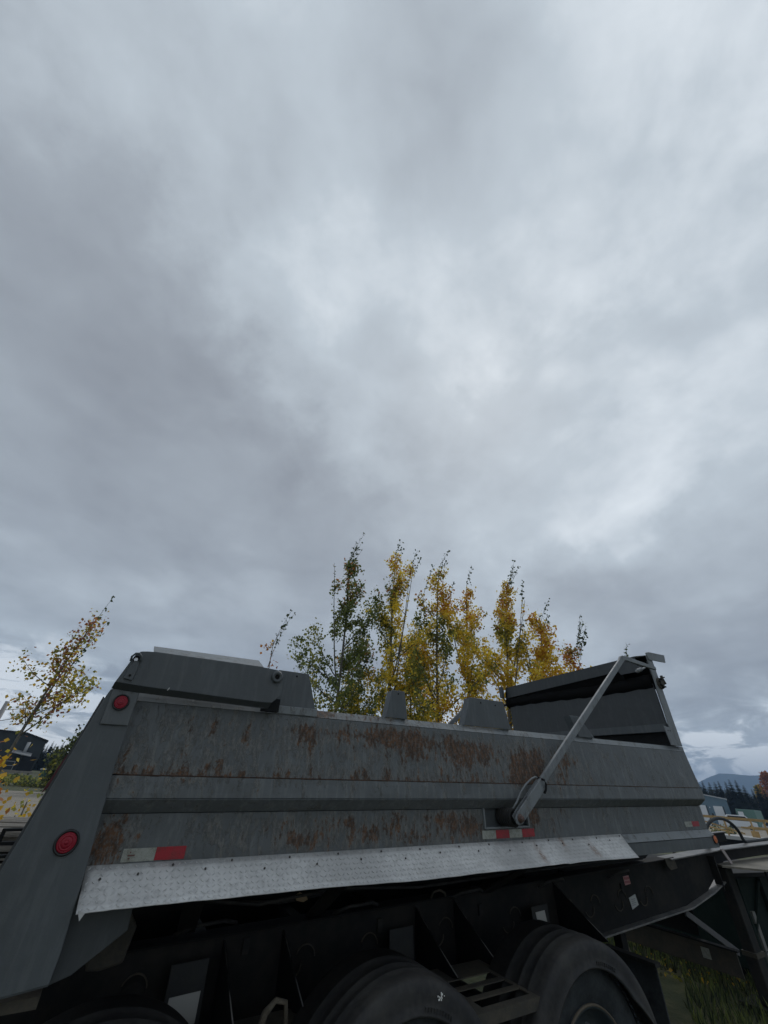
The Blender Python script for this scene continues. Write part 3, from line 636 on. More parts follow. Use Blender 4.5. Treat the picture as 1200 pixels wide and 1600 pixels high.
# pressed openings in the web: flat black crescents stand in for their shade
OPEN = [('t', 4.00, -0.941), ('t', 4.38, -0.940), ('b', 4.28, -1.028), ('t', 4.81, -0.935), ('b', 4.73, -1.025), ('t', 5.27, -0.939), ('b', 5.15, -1.022), ('t', 1.91, -0.953), ('b', 2.49, -1.028), ('t', 2.58, -0.936), ('t', 3.32, -0.938), ('b', 3.23, -1.028), ('t', 1.44, -0.957), ('t', 0.46, -0.966), ('b', 1.35, -1.045)]
for ty, px_, pz in OPEN:
    sg = 1 if ty == 't' else -1; tl = .35*sg
    def cpt(a, r_, off=0.): return (px_+r_*math.cos(a), pz-sg*.035+sg*(r_*math.sin(a)*.95+off))
    o1 = [cpt(R(12+156*q/12)-tl*sg*.5, .066) for q in range(13)]; i1 = [cpt(R(168-156*q/12)-tl*sg*.5, .060, -.026) for q in range(13)]
    h = part(TB().xz(o1+i1, 3.3980, 3.3995), 'web_opening', M_HOLE)
    part(TB().tube([(x_, 3.395, z_) for x_, z_ in o1], .0045, 5), 'opening_lip', M_BROWN, parent=h, smooth=True)
# gusset plates between the axles
for gx in (.90, 1.27, 2.30, 2.67, 3.84, ):
    gp = part(TB().yz([(3.399, fz(gx)-.03), (2.93, -1.065), (3.399, -1.17)], gx, gx+.010), 'frame_gusset', M_BLACK)
    part(TB().tube([(gx+.005, 3.396, fz(gx)-.028), (gx+.005, 3.17, (fz(gx)-1.10)/2), (gx+.005, 2.93, -1.060)], .003, 5), 'gusset_edge', MATS['lit_scuffed_steel'], parent=gp, smooth=True)
# fender mounting plates
for k, gx in enumerate((.625, 2.025, 3.425)):
    pp = part(TB().xz([(gx-.012, -.900), (gx+.185, -.895), (gx+.20, -1.36), (gx+.0, -1.37)], 3.292, 3.300), 'fender_bracket', mat('bracket_paint', (.03, .032, .034), .65, spec=.3, build=grime((.026, .028, .030), (.045, .045, .043), 4, .6, .2, .003)), bevel=.002)
    if k == 0: part(TB().xz([(gx+.012, -1.02), (gx+.17, -1.015), (gx+.17, -1.13), (gx+.012, -1.135)], 3.2895, 3.2915), 'white_label', mat('white_label_film', (.42, .42, .40), .5), parent=pp)
    if k == 2: part(TB().xz([(gx+.03, -.935), (gx+.14, -.93), (gx+.16, -1.06), (gx+.05, -1.065)], 3.2895, 3.2915), 'white_label', mat('white_label_film', (.42, .42, .40), .5), parent=pp)
b = TB(); b.xz([(4.90, -.815), (4.995, -.81), (5.0, -.875), (4.905, -.882)], 3.3955, 3.399); wl = part(b, 'warning_label', mat('pink_label', (.40, .20, .20), .5))
b = TB()
for r_ in range(2):
    for c_ in range(4): b.box(4.912+c_*.021, 4.927+c_*.021, 3.3945, 3.3954, -.868+r_*.028, -.850+r_*.028)
part(b, 'label_print', mat('dark_red_print', (.22, .04, .05), .5), parent=wl)
b = TB(); b.xz([(4.915, -.975), (5.03, -.955), (5.045, -1.035), (4.93, -1.06)], 3.3955, 3.399); wl = part(b, 'data_plate', mat('pale_label', (.40, .42, .42), .5))
b = TB()
for r_ in range(4): b.box(4.945, 5.01-.012*(r_ % 2), 3.3945, 3.3954, -.990-r_*.014, -.986-r_*.014)
part(b, 'plate_print', mat('grey_print', (.12, .13, .14), .5), parent=wl)
part(TB().prism([(5.62, 3.328, -.70), (5.80, 3.328, -.695), (5.82, 3.328, -.79), (5.68, 3.328, -.80), (5.63, 3.328, -.76)], (0, .006, 0)), 'tan_patch', M_BROWN)

# --- wheels, fenders, steps
CZ, TRAD = -1.478, .51
def wheel_at(cx):
    prof = [(.30, 2.60), (.33, 2.585), (.40, 2.572), (.46, 2.580), (.492, 2.600), (.505, 2.625), (.51, 2.66), (.505, 2.665), (.505, 2.675), (.51, 2.68), (.51, 2.735), (.503, 2.74), (.503, 2.75), (.51, 2.755), (.51, 2.80), (.49, 2.85), (.42, 2.87), (.30, 2.84)]
    b = MB(off=(cx, 2.7, CZ)); b.arc(prof, cx, CZ, 0, 360, 72)
    w_ = b.build('wheel', M_RUBBER, TR, smooth=True); w_.location = Vector((cx, 2.7, CZ))-BASE
    b = MB()
    for k in range(72):          # shoulder lugs
        a = 2*math.pi*k/72; c, s_ = math.cos(a), math.sin(a); tx, tz = -s_, c
        q = []
        for rr, yy in ((.470, -.126), (.508, -.082)):
            for e_ in (-.012, .012): q.append((rr*c+tx*e_, yy, rr*s_+tz*e_))
        for rr, yy in ((.478, -.134), (.516, -.088)):
            for e_ in (-.010, .010): q.append((rr*c+tx*e_, yy, rr*s_+tz*e_))
        b.add(q, [(0, 1, 3, 2), (4, 6, 7, 5), (0, 4, 5, 1), (2, 3, 7, 6), (0, 2, 6, 4), (1, 5, 7, 3)])
    b.build('tread_lugs', M_RUBBER, w_, kind='stuff')
    b = MB(); b.arc([(.302, -.10), (.300, -.118), (.285, -.122), (.278, -.10), (.262, -.06), (.235, -.03), (.15, -.02), (.12, -.05), (.12, -.10)], 0, 0, 0, 360, 48)
    r_ = b.build('rim', M_RIM, w_, smooth=True)
    MB().arc([(.304, -.112), (.302, -.122), (.294, -.124), (.290, -.118)], 0, 0, 0, 360, 48).build('rim_edge', M_BRASS, w_, smooth=True)
    MB().arc([(.0001, -.16), (.06, -.16), (.075, -.145), (.08, -.10), (.118, -.09), (.118, -.03)], 0, 0, 0, 360, 24).build('hub', M_BLACK2, w_, smooth=True)
    b = MB(); b.arc([(.0001, -.055), (.015, -.055), (.015, -.02)], .19, 0, 0, 360, 6); nut = b.build('lug_nut', M_STEEL, w_)
    for k in range(1, 10): c = dup(nut, w_); c.rotation_euler = (0, k*math.pi/5, 0)
    return w_
def copy_wheel(w0, cx, y=None):
    w_ = dup(w0, TR, Vector((cx, y or 2.7, CZ))-BASE)
    for ch in list(w0.children): dup(ch, w_)
    return w_
w0 = wheel_at(3.06); copy_wheel(w0, 1.685); copy_wheel(w0, .31)
for cx in (.31, 1.685, 3.06): copy_wheel(w0, cx, 4.95)
for cx in (.31, 1.685, 3.06): part(TB().tube([(cx, 2.75, CZ), (cx, 5.0, CZ)], .065, 12), 'axle', M_BLACK, smooth=True)
FR = .60
def fender_at(cx, a0=12, a1=168):
    lipp = [(0, .012), (.0, .0), (.10, -.004), (.12, .0), (.5, .002), (.75, .006)]
    outer = [(.586, 2.520), (.597, 2.545), (.599, 2.59), (.599, 2.630), (.604, 2.636), (.604, 2.648), (.597, 2.655), (.597, 2.710), (.603, 2.716), (.603, 2.728), (.597, 2.734), (.597, 2.820), (.603, 2.826), (.603, 2.838), (.598, 2.844), (.598, 2.980), (.588, 2.998), (.56, 3.003)]
    b = MB(off=(cx, 2.7, CZ)); n = 64; vs = []; k = len(lipp)+len(outer)
    for i in range(n+1):
        a = R(a0+(a1-a0)*i/n); w_ = .105*min(1., max(0., math.sin(math.pi*i/n))*2.0)**.8+.004
        pr = [(.575-w_*(1-u), 2.508+dy) for u, dy in lipp]+outer
        for r_, y in pr: vs.append((cx+r_*math.cos(a), y, CZ+r_*math.sin(a)))
    b.add(vs, [(i*k+q, i*k+q+1, (i+1)*k+q+1, (i+1)*k+q) for i in range(n) for q in range(k-1)])
    f_ = b.build('fender', M_FENDER, TR, smooth=True); f_.location = Vector((cx, 2.7, CZ))-BASE
    s_ = f_.modifiers.new('thickness', 'SOLIDIFY'); s_.thickness = .007
    b = MB()
    for a in np.arange(62, 84, 2.2):        # raised moulding marks on the lip
        r0, r1 = .486, .502
        b.bar((r0*math.cos(R(a)), -.194, r0*math.sin(R(a))), (r1*math.cos(R(a)), -.194, r1*math.sin(R(a))), .008, .004, up=(0, 1, 0))
    b.build('moulded_marks', M_FENDER, f_)
    return f_
f0 = fender_at(3.06)
for cx in (1.685, .31):
    f_ = dup(f0, TR, Vector((cx, 2.7, CZ))-BASE)
    for ch in list(f0.children): dup(ch, f_)
M_SPECK = mat('bird_dropping', (.75, .75, .72), .8)
b = TB()
for k in range(18):
    a = R(72+random.gauss(0, 1.2)); r_ = .545+random.gauss(0, .008); s_ = random.uniform(.001, .0032)
    x_, z_ = 1.685+r_*math.cos(a), CZ+r_*math.sin(a)
    b.box(x_-s_, x_+s_, 2.5085, 2.5065, z_-s_, z_+s_)
part(b, 'white_speckles', M_SPECK, kind='stuff')
# step plates between fenders
def step(cx0, cx1, z, first=True):
    b = TB(); ys = [2.555, 2.605, 2.69, 2.735, 2.82, 2.865, 2.95, 3.14]
    for i in (0, 2, 4, 6): b.box(cx0, cx1, ys[i], ys[i+1], z-.006, z)
    for (ya, yc) in ((2.605, 2.69), (2.735, 2.82), (2.865, 2.95)):
        b.box(cx0, cx0+.11, ya, yc, z-.006, z); b.box(cx1-.10, cx1, ya, yc, z-.006, z)
    b.box(cx0, cx1, 2.549, 2.555, z-.05, z)
    return part(b, 'step_plate', M_BROWN)
step(2.10, 2.69, -1.075); step(.70, 1.29, -1.10)
# loop of mud-caked strap, scraps
b = TB(); pts = [(1.04, 2.95, -1.30), (1.03, 2.93, -1.10), (1.05, 2.92, -1.02), (1.10, 2.92, -.985), (1.155, 2.92, -1.0), (1.17, 2.93, -1.07), (1.155, 2.94, -1.16), (1.16, 2.95, -1.3)]
b.tube(pts, [.034, .026, .018, .013, .012, .012, .014, .016], 8); part(b, 'muddy_strap', M_MUD, smooth=True)
b = TB()
for i in range(60): b.bar((.88+random.random()*.22, 2.93+random.random()*.1, -1.17+random.uniform(-.03, .05)), (.88+random.random()*.22, 2.93+random.random()*.1, -1.2), .03, .03)
part(b, 'mud_clods', M_MUD, kind='stuff')
part(TB().xz([(1.27, -.665), (1.30, -.652), (1.345, -.668), (1.36, -.69), (1.33, -.70), (1.285, -.69)], 3.25, 3.262), 'wood_scrap', mat('tan_scrap', (.30, .22, .13), .8))
b = TB(); b.tube([(2.38, 3.3, -.77), (2.40, 3.29, -.735), (2.45, 3.28, -.725), (2.50, 3.28, -.745), (2.51, 3.29, -.765)], .008, 6); part(b, 'air_fitting', M_BROWN, smooth=True)
# hoses and wires below the box
for pts in ([(.55, 3.1, -.60), (1.0, 3.12, -.66), (1.5, 3.15, -.63), (2.2, 3.2, -.68), (3.2, 3.2, -.66), (4.4, 3.2, -.64)], [(.3, 3.3, -.62), (1.2, 3.3, -.70), (1.6, 3.25, -.66)], [(2.9, 3.1, -.57), (3.6, 3.15, -.62), (4.2, 3.1, -.57), (4.9, 3.2, -.62)]):
    part(TB().tube(pts, .009, 6), 'air_line', M_FENDER, smooth=True)
for k in range(5):
    part(TB().tube([(.6+k*1.0, 3.36, -.80), (.68+k*1.0, 3.30, -.76), (.86+k*1.0, 3.29, -.75), (.95+k*1.0, 3.36, -.78)], .010, 6), 'air_line', M_FENDER, smooth=True)
    part(TB().box(1.02+k*.95, 1.06+k*.95, 3.385, 3.3995, -.93, -.86), 'web_clip', M_BLACK2)
# mud flap
part(TB().box(4.30, 4.312, 2.88, 3.30, -1.80, -1.245), 'mud_flap', M_RUBBER); part(TB().box(4.27, 4.345, 2.86, 3.33, -1.240, -1.215), 'flap_hanger', M_BLACK2)
part(TB().box(4.60, 4.68, 3.36, 3.44, -1.95, -1.18), 'frame_leg', M_BLACK)
# drawbar extras
leg = part(TB().box(6.78, 6.93, 3.30, 3.42, -1.95, -.84), 'landing_leg', M_BLACK2, bevel=.01)
part(TB().box(6.76, 6.95, 3.285, 3.43, -1.58, -1.54), 'leg_collar', M_BROWN, parent=leg); part(TB().box(6.80, 6.96, 3.27, 3.42, -.838, -.815), 'leg_cap', MATS['lit_scuffed_steel'], parent=leg)
part(TB().box(6.70, 7.05, 3.2, 3.6, -1.985, -1.952), 'leg_foot', M_BLACK2, parent=leg)
for k in range(5): part(TB().tube([(6.70, 3.385, -.80-k*.055), (6.70, 3.399, -.80-k*.055)], .016, 8), 'bolt_head', M_BLACK2)
part(TB().box(6.64, 6.655, 3.32, 3.40, -1.03, -.73), 'hanger_plate', M_BLACK2)
part(TB().bar((5.80, 3.38, -1.150), (6.60, 3.38, -1.535), .02, .055), 'leg_brace', mat('scuffed_brace', (.08, .08, .085), .5))
cb = part(TB().box(6.0, 6.012, 3.10, 4.45, -1.585, -1.39), 'cross_beam', M_BROWN, bevel=.002)
part(TB().box(5.994, 5.9995, 3.36, 3.44, -1.515, -1.435), 'white_reflector', M_WREF, parent=cb)
part(TB().box(5.93, 6.0, 3.05, 4.45, -1.386, -1.374), 'beam_ledge', M_BLACK, parent=cb)
part(TB().box(6.02, 6.03, 3.42, 4.45, -1.36, -1.05), 'shield_plate', M_BLACK)
part(TB().prism([(6.80, 3.285, -.662), (6.86, 3.285, -.66), (6.97, 3.285, -.80), (6.92, 3.285, -.81)], (0, .010, 0)), 'pale_strap', mat('pale_scuffed', (.30, .26, .25), .6))
part(TB().xy([(7.15, 3.42), (9.2, 3.44), (9.2, 2.75), (6.95, 2.95), (6.72, 3.30), (6.80, 3.40)], -.83, -.812), 'deck_plate', M_TAN)
part(TB().box(7.0, 9.2, 2.98, 3.0, -.99, -.832), 'deck_edge', M_BLACK)
b = TB(); hs = []
for k in range(15):
    a = math.pi*k/14; hs.append((7.36-.46*math.cos(a)+.02*k/14, 3.46, -.62+.235*math.sin(a)))
hs = [(6.86, 3.47, -.68)]+hs+[(7.9, 3.46, -.652), (8.6, 3.46, -.645), (9.2, 3.45, -.64)]
part(b.tube(hs, .019, 10), 'air_hose', M_RUBBER, smooth=True)
b = TB(); b.tube([(5.40, 3.0, -.40), (5.62, 3.1, -.47), (6.7, 3.4, -.56), (6.86, 3.47, -.60)], .028, 8); part(b, 'hose_end', M_GASKET, smooth=True)

# ==================================================================== things around
def trailer_pt(x, y, z):
    v = Vector((0, 0, EYE))+RB@Vector((x, y, z)); return v
# dark green steel bin beyond the drawbar
def crate_box(name, loc, rz, sx, sy, sz, m_, label, cat):
    t_ = empty(name, loc, rz); tag(t_, label, cat); return t_
g0 = trailer_pt(7.75, 3.72, -2.0); yaw = math.atan2(xb.y, xb.x)
G = empty('steel_bin', (g0.x, g0.y, g0.z), yaw); tag(G, 'dark green steel bin with pale upright strips standing behind the landing leg', 'bin')
M_DG = mat('dark_green_paint', (.010, .022, .019), .75, spec=.15, build=grime((.008, .018, .016), (.018, .028, .024), 5, .8, .2, .004))
MB().box(-.30, 2.4, .02, 1.5, .12, .95).build('body', M_DG, G, bevel=.01)
MB().box(-.34, 2.44, -.02, 1.54, .952, 1.0).build('rim', M_BLACK, G, bevel=.005)
for x_ in (-.02, .62, 1.3, 2.0): MB().box(x_, x_+.06, -.03, .018, .10, .94).build('rib', M_DG, G)
MB().box(.13, .20, -.012, .017, .26, .62).build('pale_strip', mat('pale_strip', (.2, .2, .19), .6), G); MB().box(.13, .20, -.012, .017, .155, .25).build('pale_strip', MATS['pale_strip'], G)
for a_, b_ in (((-.25, -.004, .15), (.6, -.004, .9)), ((.6, -.004, .9), (1.25, -.004, .15))): MB().bar(a_, b_, .03, .03, up=(0, 1, 0)).build('diagonal_rib', M_DG, G)
for x_ in (-.2, 2.1): MB().box(x_, x_+.15, .1, 1.4, 0, .118).build('skid', M_BLACK, G)
# pale stone and leaf litter seen through the gap
def rock(name, loc, r_, m_, label, seed):
    bm = bmesh.new(); bmesh.ops.create_icosphere(bm, subdivisions=2, radius=r_)
    for v in bm.verts: v.co *= 1+.35*mnoise.noise(v.co*(1.3/r_)+Vector((seed, 0, 0))); v.co.z *= .6
    me = bpy.data.meshes.new(name); bm.to_mesh(me); bm.free(); me.materials.append(m_)
    o = bpy.data.objects.new(name, me); COL.objects.link(o); o.location = loc; tag(o, label, 'rock'); return o

# ---- leaves
def leaf_cloud(P, sizes, mi, name, parent, droop=.5, elong=1.0):
    n = len(P); d = rng.normal(size=(n, 3)); d[:, 2] -= droop; d /= np.linalg.norm(d, axis=1)[:, None]
    u = np.cross(d, rng.normal(size=(n, 3))); u /= np.linalg.norm(u, axis=1)[:, None]; nn = np.cross(d, u)
    s = sizes[:, None]
    V = np.stack([P, P+d*s*.45*elong+u*s*.46+nn*s*.08, P+d*s*1.05*elong, P+d*s*.45*elong-u*s*.46+nn*s*.08], 1).reshape(-1, 3)
    i = np.arange(n)*4
    F = np.concatenate([np.stack([i, i+1, i+2], 1), np.stack([i, i+2, i+3], 1)]); m2 = np.concatenate([mi, mi])
    return fast_mesh(name, V, F, LEAVES, m2, parent)
def grow(base, H, lean, nbr, spread, zlo=.18, fork=1, twig=9, seed=0, top_sparse=.82, ang=(35, 68), leafn=7):
    """returns branch polylines [(pts, radii)] and leaf points with height fraction"""
    rr = random.Random(seed); br = []; lp = []; frac = []; whip = []
    leaders = []
    tr = []
    for k in range(11):
        u = k/10; tr.append(Vector((lean[0]*u*u+.05*math.sin(u*5+seed), lean[1]*u*u+.05*math.cos(u*4+seed), H*u)))
    br.append((tr, [max(.006, .045*(H/6)*(1-k/10)**.8+.004) for k in range(11)])); leaders.append(tr)
    for f in range(fork):
        u0 = rr.uniform(.45, .68); p0 = tr[int(u0*10)]; a = rr.uniform(0, 6.28); top = H*rr.uniform(.86, .97)
        q = []
        for k in range(7):
            w_ = k/6; q.append(p0+Vector((math.cos(a)*.5*w_**.7+lean[0]*w_*.5, math.sin(a)*.5*w_**.7, (top-p0.z)*w_)))
        br.append((q, [max(.004, .018*(1-k/6)+.004) for k in range(7)])); leaders.append(q)
    for i in range(nbr):
        L = leaders[0] if rr.random() < .72 or fork == 0 else rr.choice(leaders)
        u = zlo+(.97-zlo)*(i+rr.random())/nbr
        zt = H*u
        if not (L[0].z <= zt <= L[-1].z): L = leaders[0]
        for k in range(len(L)-1):
            if L[k].z <= zt <= L[k+1].z: p0 = L[k].lerp(L[k+1], (zt-L[k].z)/(L[k+1].z-L[k].z)); break
        ln = spread*1.55*min(1, (1-u)*1.5)*rr.uniform(.35, 1.2)+.10
        a = rr.uniform(0, 6.28); el = R(90-rr.uniform(*ang)); dv = Vector((math.cos(a)*math.cos(el), math.sin(a)*math.cos(el), math.sin(el)))
        pts = [p0]; npt = 5
        for k in range(npt):
            dv = (dv+Vector((rr.uniform(-.12, .12)+.04, rr.uniform(-.12, .12), .09))).normalized(); pts.append(pts[-1]+dv*ln/npt)
        br.append((pts, [max(.0025, .010*(1-k/npt)*(ln)+.0025) for k in range(npt+1)]))
        dens = 1.0 if u < top_sparse else .45
        for k in range(1, npt+1):
            for j in range(twig if k > 1 else twig//2):
                if rr.random() > dens: continue
                c = pts[k]+Vector((rr.gauss(0, .085), rr.gauss(0, .085), rr.gauss(0, .085)))*(1-.35*u)
                for q in range(leafn): lp.append(c+Vector((rr.gauss(0, .055), rr.gauss(0, .055), rr.gauss(0, .055)))); frac.append(lp[-1].z/H)
    for L in leaders:      # leaves hugging the bare leaders
        for k in range(len(L)-1):
            a_, b_ = L[k], L[k+1]
            if a_.z < H*.25: continue
            n_ = int(9*(1-.6*a_.z/H)) if a_.z < H*.85 else 12
            for j in range(n_): lp.append(a_.lerp(b_, rr.random())+Vector((rr.gauss(0, .07), rr.gauss(0, .07), rr.gauss(0, .05)))*(1.2-a_.z/H)); frac.append(lp[-1].z/H)
    # whips: thin new shoots above the crown with a few leaves
    for i in range(rr.randint(3, 5)):
        L = rr.choice(leaders); p0 = L[-1]+Vector((0, 0, -rr.uniform(.0, .6)))
        dv = Vector((rr.uniform(.0, .30), rr.uniform(-.25, .25), 1)).normalized(); ln = rr.uniform(.55, 1.05)
        pts = [p0+dv*ln*k/6+Vector((.12*(k/6)**2, 0, 0)) for k in range(7)]
        br.append((pts, [.0060-.0006*k for k in range(7)]))
        for k in range(2, 7):
            for j in range(rr.randint(3, 6)): lp.append(pts[k]+Vector((rr.gauss(0, .022), rr.gauss(0, .022), rr.gauss(0, .03)))); frac.append(1.2)
    return br, lp, frac
def tree(name, az, d, H, label, pal, lean=(.0, .0), nbr=44, spread=1.25, seed=0, leaf=.058, fork=1, group=None, cat='tree', twig=9, zlo=.18, leafn=7, ang=(35, 68), tip=(1, 0)):
    loc = polar(az, d); T = empty(name, loc); tag(T, label, cat, group)
    br, lp, fr = grow(loc, H, lean, int(nbr*(.80 if nbr > 20 else 1)), spread, zlo, fork, twig, seed, leafn=leafn, ang=ang)
    MB().tube(br[0][0], br[0][1], 8).build('trunk', M_BARK, T, smooth=True)
    b = MB()
    for pts, rs in br[1:]: b.tube(pts, rs, 5, caps=False)
    b.build('branches', M_BARK, T, smooth=True, kind='stuff')
    P = np.array([tuple(p) for p in lp]); fr = np.array(fr); n = len(P)
    # colour: patches decided by a low-frequency field, tips stay green
    fld = np.array([mnoise.noise(Vector((p[0]*1.1+seed*3, p[1]*1.1, p[2]*.9))) for p in P])+rng.normal(0, .16, n)
    th = np.clip((fld+.55)/1.1, 0, .999)
    pal = list(pal); mi = np.array([pal[int(v*len(pal))] for v in th])
    hi = (fr > .80) & (fr < 1.0) & (rng.random(n) < .22); mi[hi] = 5
    mi[fr > 1.1] = tip[0]
    sz = leaf*rng.uniform(.55, 1.35, n)
    leaf_cloud(P, sz, mi, 'crown', T); return T
G_ = 'aspens in a row behind the trailer'
GR, DK, OL, YE, GO, OR, RU, BU, PI = range(9)
TREES = [
 # az, d, H, label, palette, lean, spread, fork, nbr
 (-4.4, 9.6, 7.2, 'green-leaved aspen at the left end of the row, tall thin leader above the trailer', [DK, GR, GR, GR, GR, OL], (-.10, 0), 1.25, 1, 46),
 (-1.6, 10.6, 5.2, 'low bushy olive aspen between the green one and the tallest pair', [GR, GR, OL, YE], (.0, 0), 1.1, 1, 34),
 (2.3, 9.7, 7.45, 'tallest aspen of the row with forked tips and an orange patch near the top', [GR, GR, OL, YE, YE, YE], (.10, 0), 1.30, 2, 50),
 (5.8, 10.8, 5.4, 'short yellow aspen behind the middle stake of the trailer', [OL, YE, YE, GO], (.0, 0), 1.1, 1, 34),
 (9.3, 9.8, 7.0, 'straight aspen with bare visible trunk right of the middle stake', [GR, OL, YE, YE, GO], (.08, 0), 1.15, 1, 44),
 (13.6, 10.2, 6.55, 'slender golden aspen with a bare pole under a small orange tip', [OL, YE, YE, YE, GO], (.05, 0), 1.1, 1, 38),
 (18.2, 10.0, 6.6, 'golden aspen with long tips blown to the right, beside the tarp hood', [OL, YE, YE, YE, GO, OL], (.34, 0), 1.2, 2, 46),
 (22.6, 10.3, 5.75, 'orange-gold aspen rising over the far end of the tarp hood', [OL, YE, YE, GO, YE], (.25, 0), 1.1, 2, 42),
 (26.0, 10.8, 5.0, 'small russet-tipped aspen at the right end of the row over the black tarp roll', [GO, YE, OR, OL], (.25, 0), .9, 1, 30),
]
for i, (az, d_, H, lab, pal, lean, sp, fk, nb) in enumerate(TREES):
    tree('aspen_tree', az, d_, H*.97, lab, pal, lean, nb, sp, 11+i*7, fork=fk, group=G_)
tree('aspen_sapling', -13.6, 9.4, 4.45, 'thin sapling tip with a few russet leaves above the rear side board', [RU, OR, GO], (-.05, 0), 7, .10, 301, fork=0, twig=3, leafn=3, zlo=.6)
tree('aspen_sapling', 32.6, 13.0, 4.45, 'tiny dark twig tip showing just above the bend of the tarp arm', [DK, GR], (.0, 0), 5, .08, 305, fork=0, twig=2, leafn=2, zlo=.6)
# left tree, leaning, larger and sparser leaves
tree('maple_sapling', -36.9, 8.3, 4.1, 'leaning young tree with russet and olive leaves in front of the dark green building', [OL, YE, RU, OL, GO, OL], (.18, 0), 26, .72, 77, leaf=.046, fork=1, twig=5, zlo=.56, leafn=5, ang=(35, 75))
def bush(name, az, d, H, W_, n, leaf, pal, label, seed, z0=.0, cat='bush'):
    loc = polar(az, d); T = empty(name, loc); tag(T, label, cat)
    rr = random.Random(seed); b = MB(); P = []
    for i in range(7):
        a = rr.uniform(0, 6.28); q = Vector((math.cos(a)*W_*rr.uniform(.1, .5), math.sin(a)*W_*rr.uniform(.1, .5), H*rr.uniform(.6, 1)))
        b.tube([(0, 0, 0), tuple(q*.5+Vector((0, 0, .1*H))), tuple(q)], [.02*H, .012*H, .004*H], 5)
        for k in range(n//7): c = q*rr.uniform(.35+z0, 1.02); P.append(c+Vector((rr.gauss(0, .16*W_), rr.gauss(0, .16*W_), rr.gauss(0, .10*H))))
    b.build('stems', M_BARK, T, smooth=True)
    P = np.array([tuple(p) for p in P]); P[:, 2] = np.maximum(P[:, 2], .03)
    mi = np.array([pal[rr.randrange(len(pal))] for _ in P]); leaf_cloud(P, leaf*rng.uniform(.6, 1.2, len(P)), mi, 'foliage', T); return T
bush('yellow_bush', -36.8, 6.4, 1.98, .6, 620, .060, [GO, YE, OR, GO], 'bright orange leafed bush at the left edge over the gravel', 5, .42)
bush('yellow_bush', -33.4, 7.4, 1.72, .3, 260, .055, [GO, YE, OL], 'small yellow-leaved shoot beside the rear edge of the trailer', 6, .45)
bush('green_bush', -32.6, 42, 3.0, 1.6, 1000, .22, [BU, OL, GR, BU], 'grey-green willow bush right of the dark green building', 8)
bush('green_bush', -31.4, 40, 3.9, 2.0, 1800, .22, [BU, BU, GR], 'taller willow bush touching the rear edge of the trailer post', 9)
bush('green_bush', -35.9, 60, .6, 4.5, 700, .25, [BU, GR, OL], 'low weedy bank below the green building steps', 10)
bush('green_bush', -34.0, 52, .6, 4.5, 700, .22, [BU, GR, OL], 'low weeds between the gravel and the green waste container', 12)
bush('green_bush', -38.5, 52, .6, 4.5, 600, .22, [BU, OL, OL], 'low weeds at the left edge above the gravel', 13)

# ---- conifers: one builder, several individuals
def conifer_mesh(seed, mats_i=PI):
    rr = random.Random(seed); P = []; H = 1.0
    V = []; F = []
    for lev in range(44):
        u = lev/44; z = .04+.96*u; r_ = .24*(1-u)**.8*rr.uniform(.7, 1.15)+.008
        for k in range(13):
            a = rr.uniform(0, 6.28); L_ = r_*rr.uniform(.6, 1.25); c, s_ = math.cos(a), math.sin(a); w_ = L_*.34+.006
            i = len(V); V += [(0, 0, z), (c*L_*.6-s_*w_, s_*L_*.6+c*w_, z-.25*L_), (c*L_, s_*L_, z-.42*L_+.01), (c*L_*.6+s_*w_, s_*L_*.6-c*w_, z-.30*L_)]
            F += [(i, i+1, i+2), (i, i+2, i+3)]
    return np.array(V), np.array(F)
CM = []
for s_ in range(4):
    V, F = conifer_mesh(50+s_); me = bpy.data.meshes.new('conifer_crown'); me.from_pydata(V.tolist(), [], F.tolist()); me.materials.append(L_PINE); CM.append(me)
tm = MB(); tm.tube([(0, 0, 0), (0, 0, .5), (0, 0, .97)], [.016, .009, .002], 6); TMo = tm.build('trunk', M_BARK); TM = TMo.data; bpy.data.objects.remove(TMo)
def conifer(az, d, H, k, label, group):
    T = empty('spruce_tree', polar(az, d), random.uniform(0, 6.28)); tag(T, label, 'tree', group)
    for nm, me, sc in (('crown', CM[k % 4], random.uniform(.9, 1.2)), ('trunk', TM, 1)):
        o = bpy.data.objects.new(nm, me); link(o, T); o.scale = (H*sc, H*sc, H)
for k in range(84):
    az = 34.4+k*.115+random.uniform(-.08, .08); tall = k % 4 == 0
    conifer(az, random.uniform(145, 180), (9.9 if tall else 8.1)*(1-.040*(az-36.5))+random.uniform(-.6, .6), k, 'dark spruce in the tree line beyond the blue building', 'spruces beyond the blue building')
for k in range(14):
    az = -35.2+k*.3; conifer(az, random.uniform(120, 150), random.uniform(4.8, 6.0), k, 'small dark spruce behind the green building', 'spruces behind the green building')
# russet larch / aspen clump far right
for k, (az, d, H) in enumerate(((41.9, 190, 13.4), (43.3, 196, 13.6), (41.0, 205, 10.5))):
    loc = polar(az, d); T = empty('autumn_tree', loc); tag(T, ('rust-brown autumn tree at the right edge, leftmost full crown of the clump', 'rust-brown autumn tree cut by the right edge of the view', 'lower olive-brown tree in front of the spruces by the rust-brown clump')[k], 'tree')
    MB().tube([(0, 0, 0), (0, 0, H*.9)], [.18, .03], 6).build('trunk', M_BARK, T)
    n = 3000; u = rng.random(n); a = rng.random(n)*6.283; rr_ = (.20*H*np.sin(np.pi*np.clip(u*.88+.08, 0, 1))**.55)*np.sqrt(rng.random(n))
    P = np.stack([rr_*np.cos(a), rr_*np.sin(a), H*(.12+.9*u)], 1)
    leaf_cloud(P, rng.uniform(.3, .6, n), rng.choice([RU, OR, RU] if k < 2 else [BU, OL, GO], n), 'crown', T)

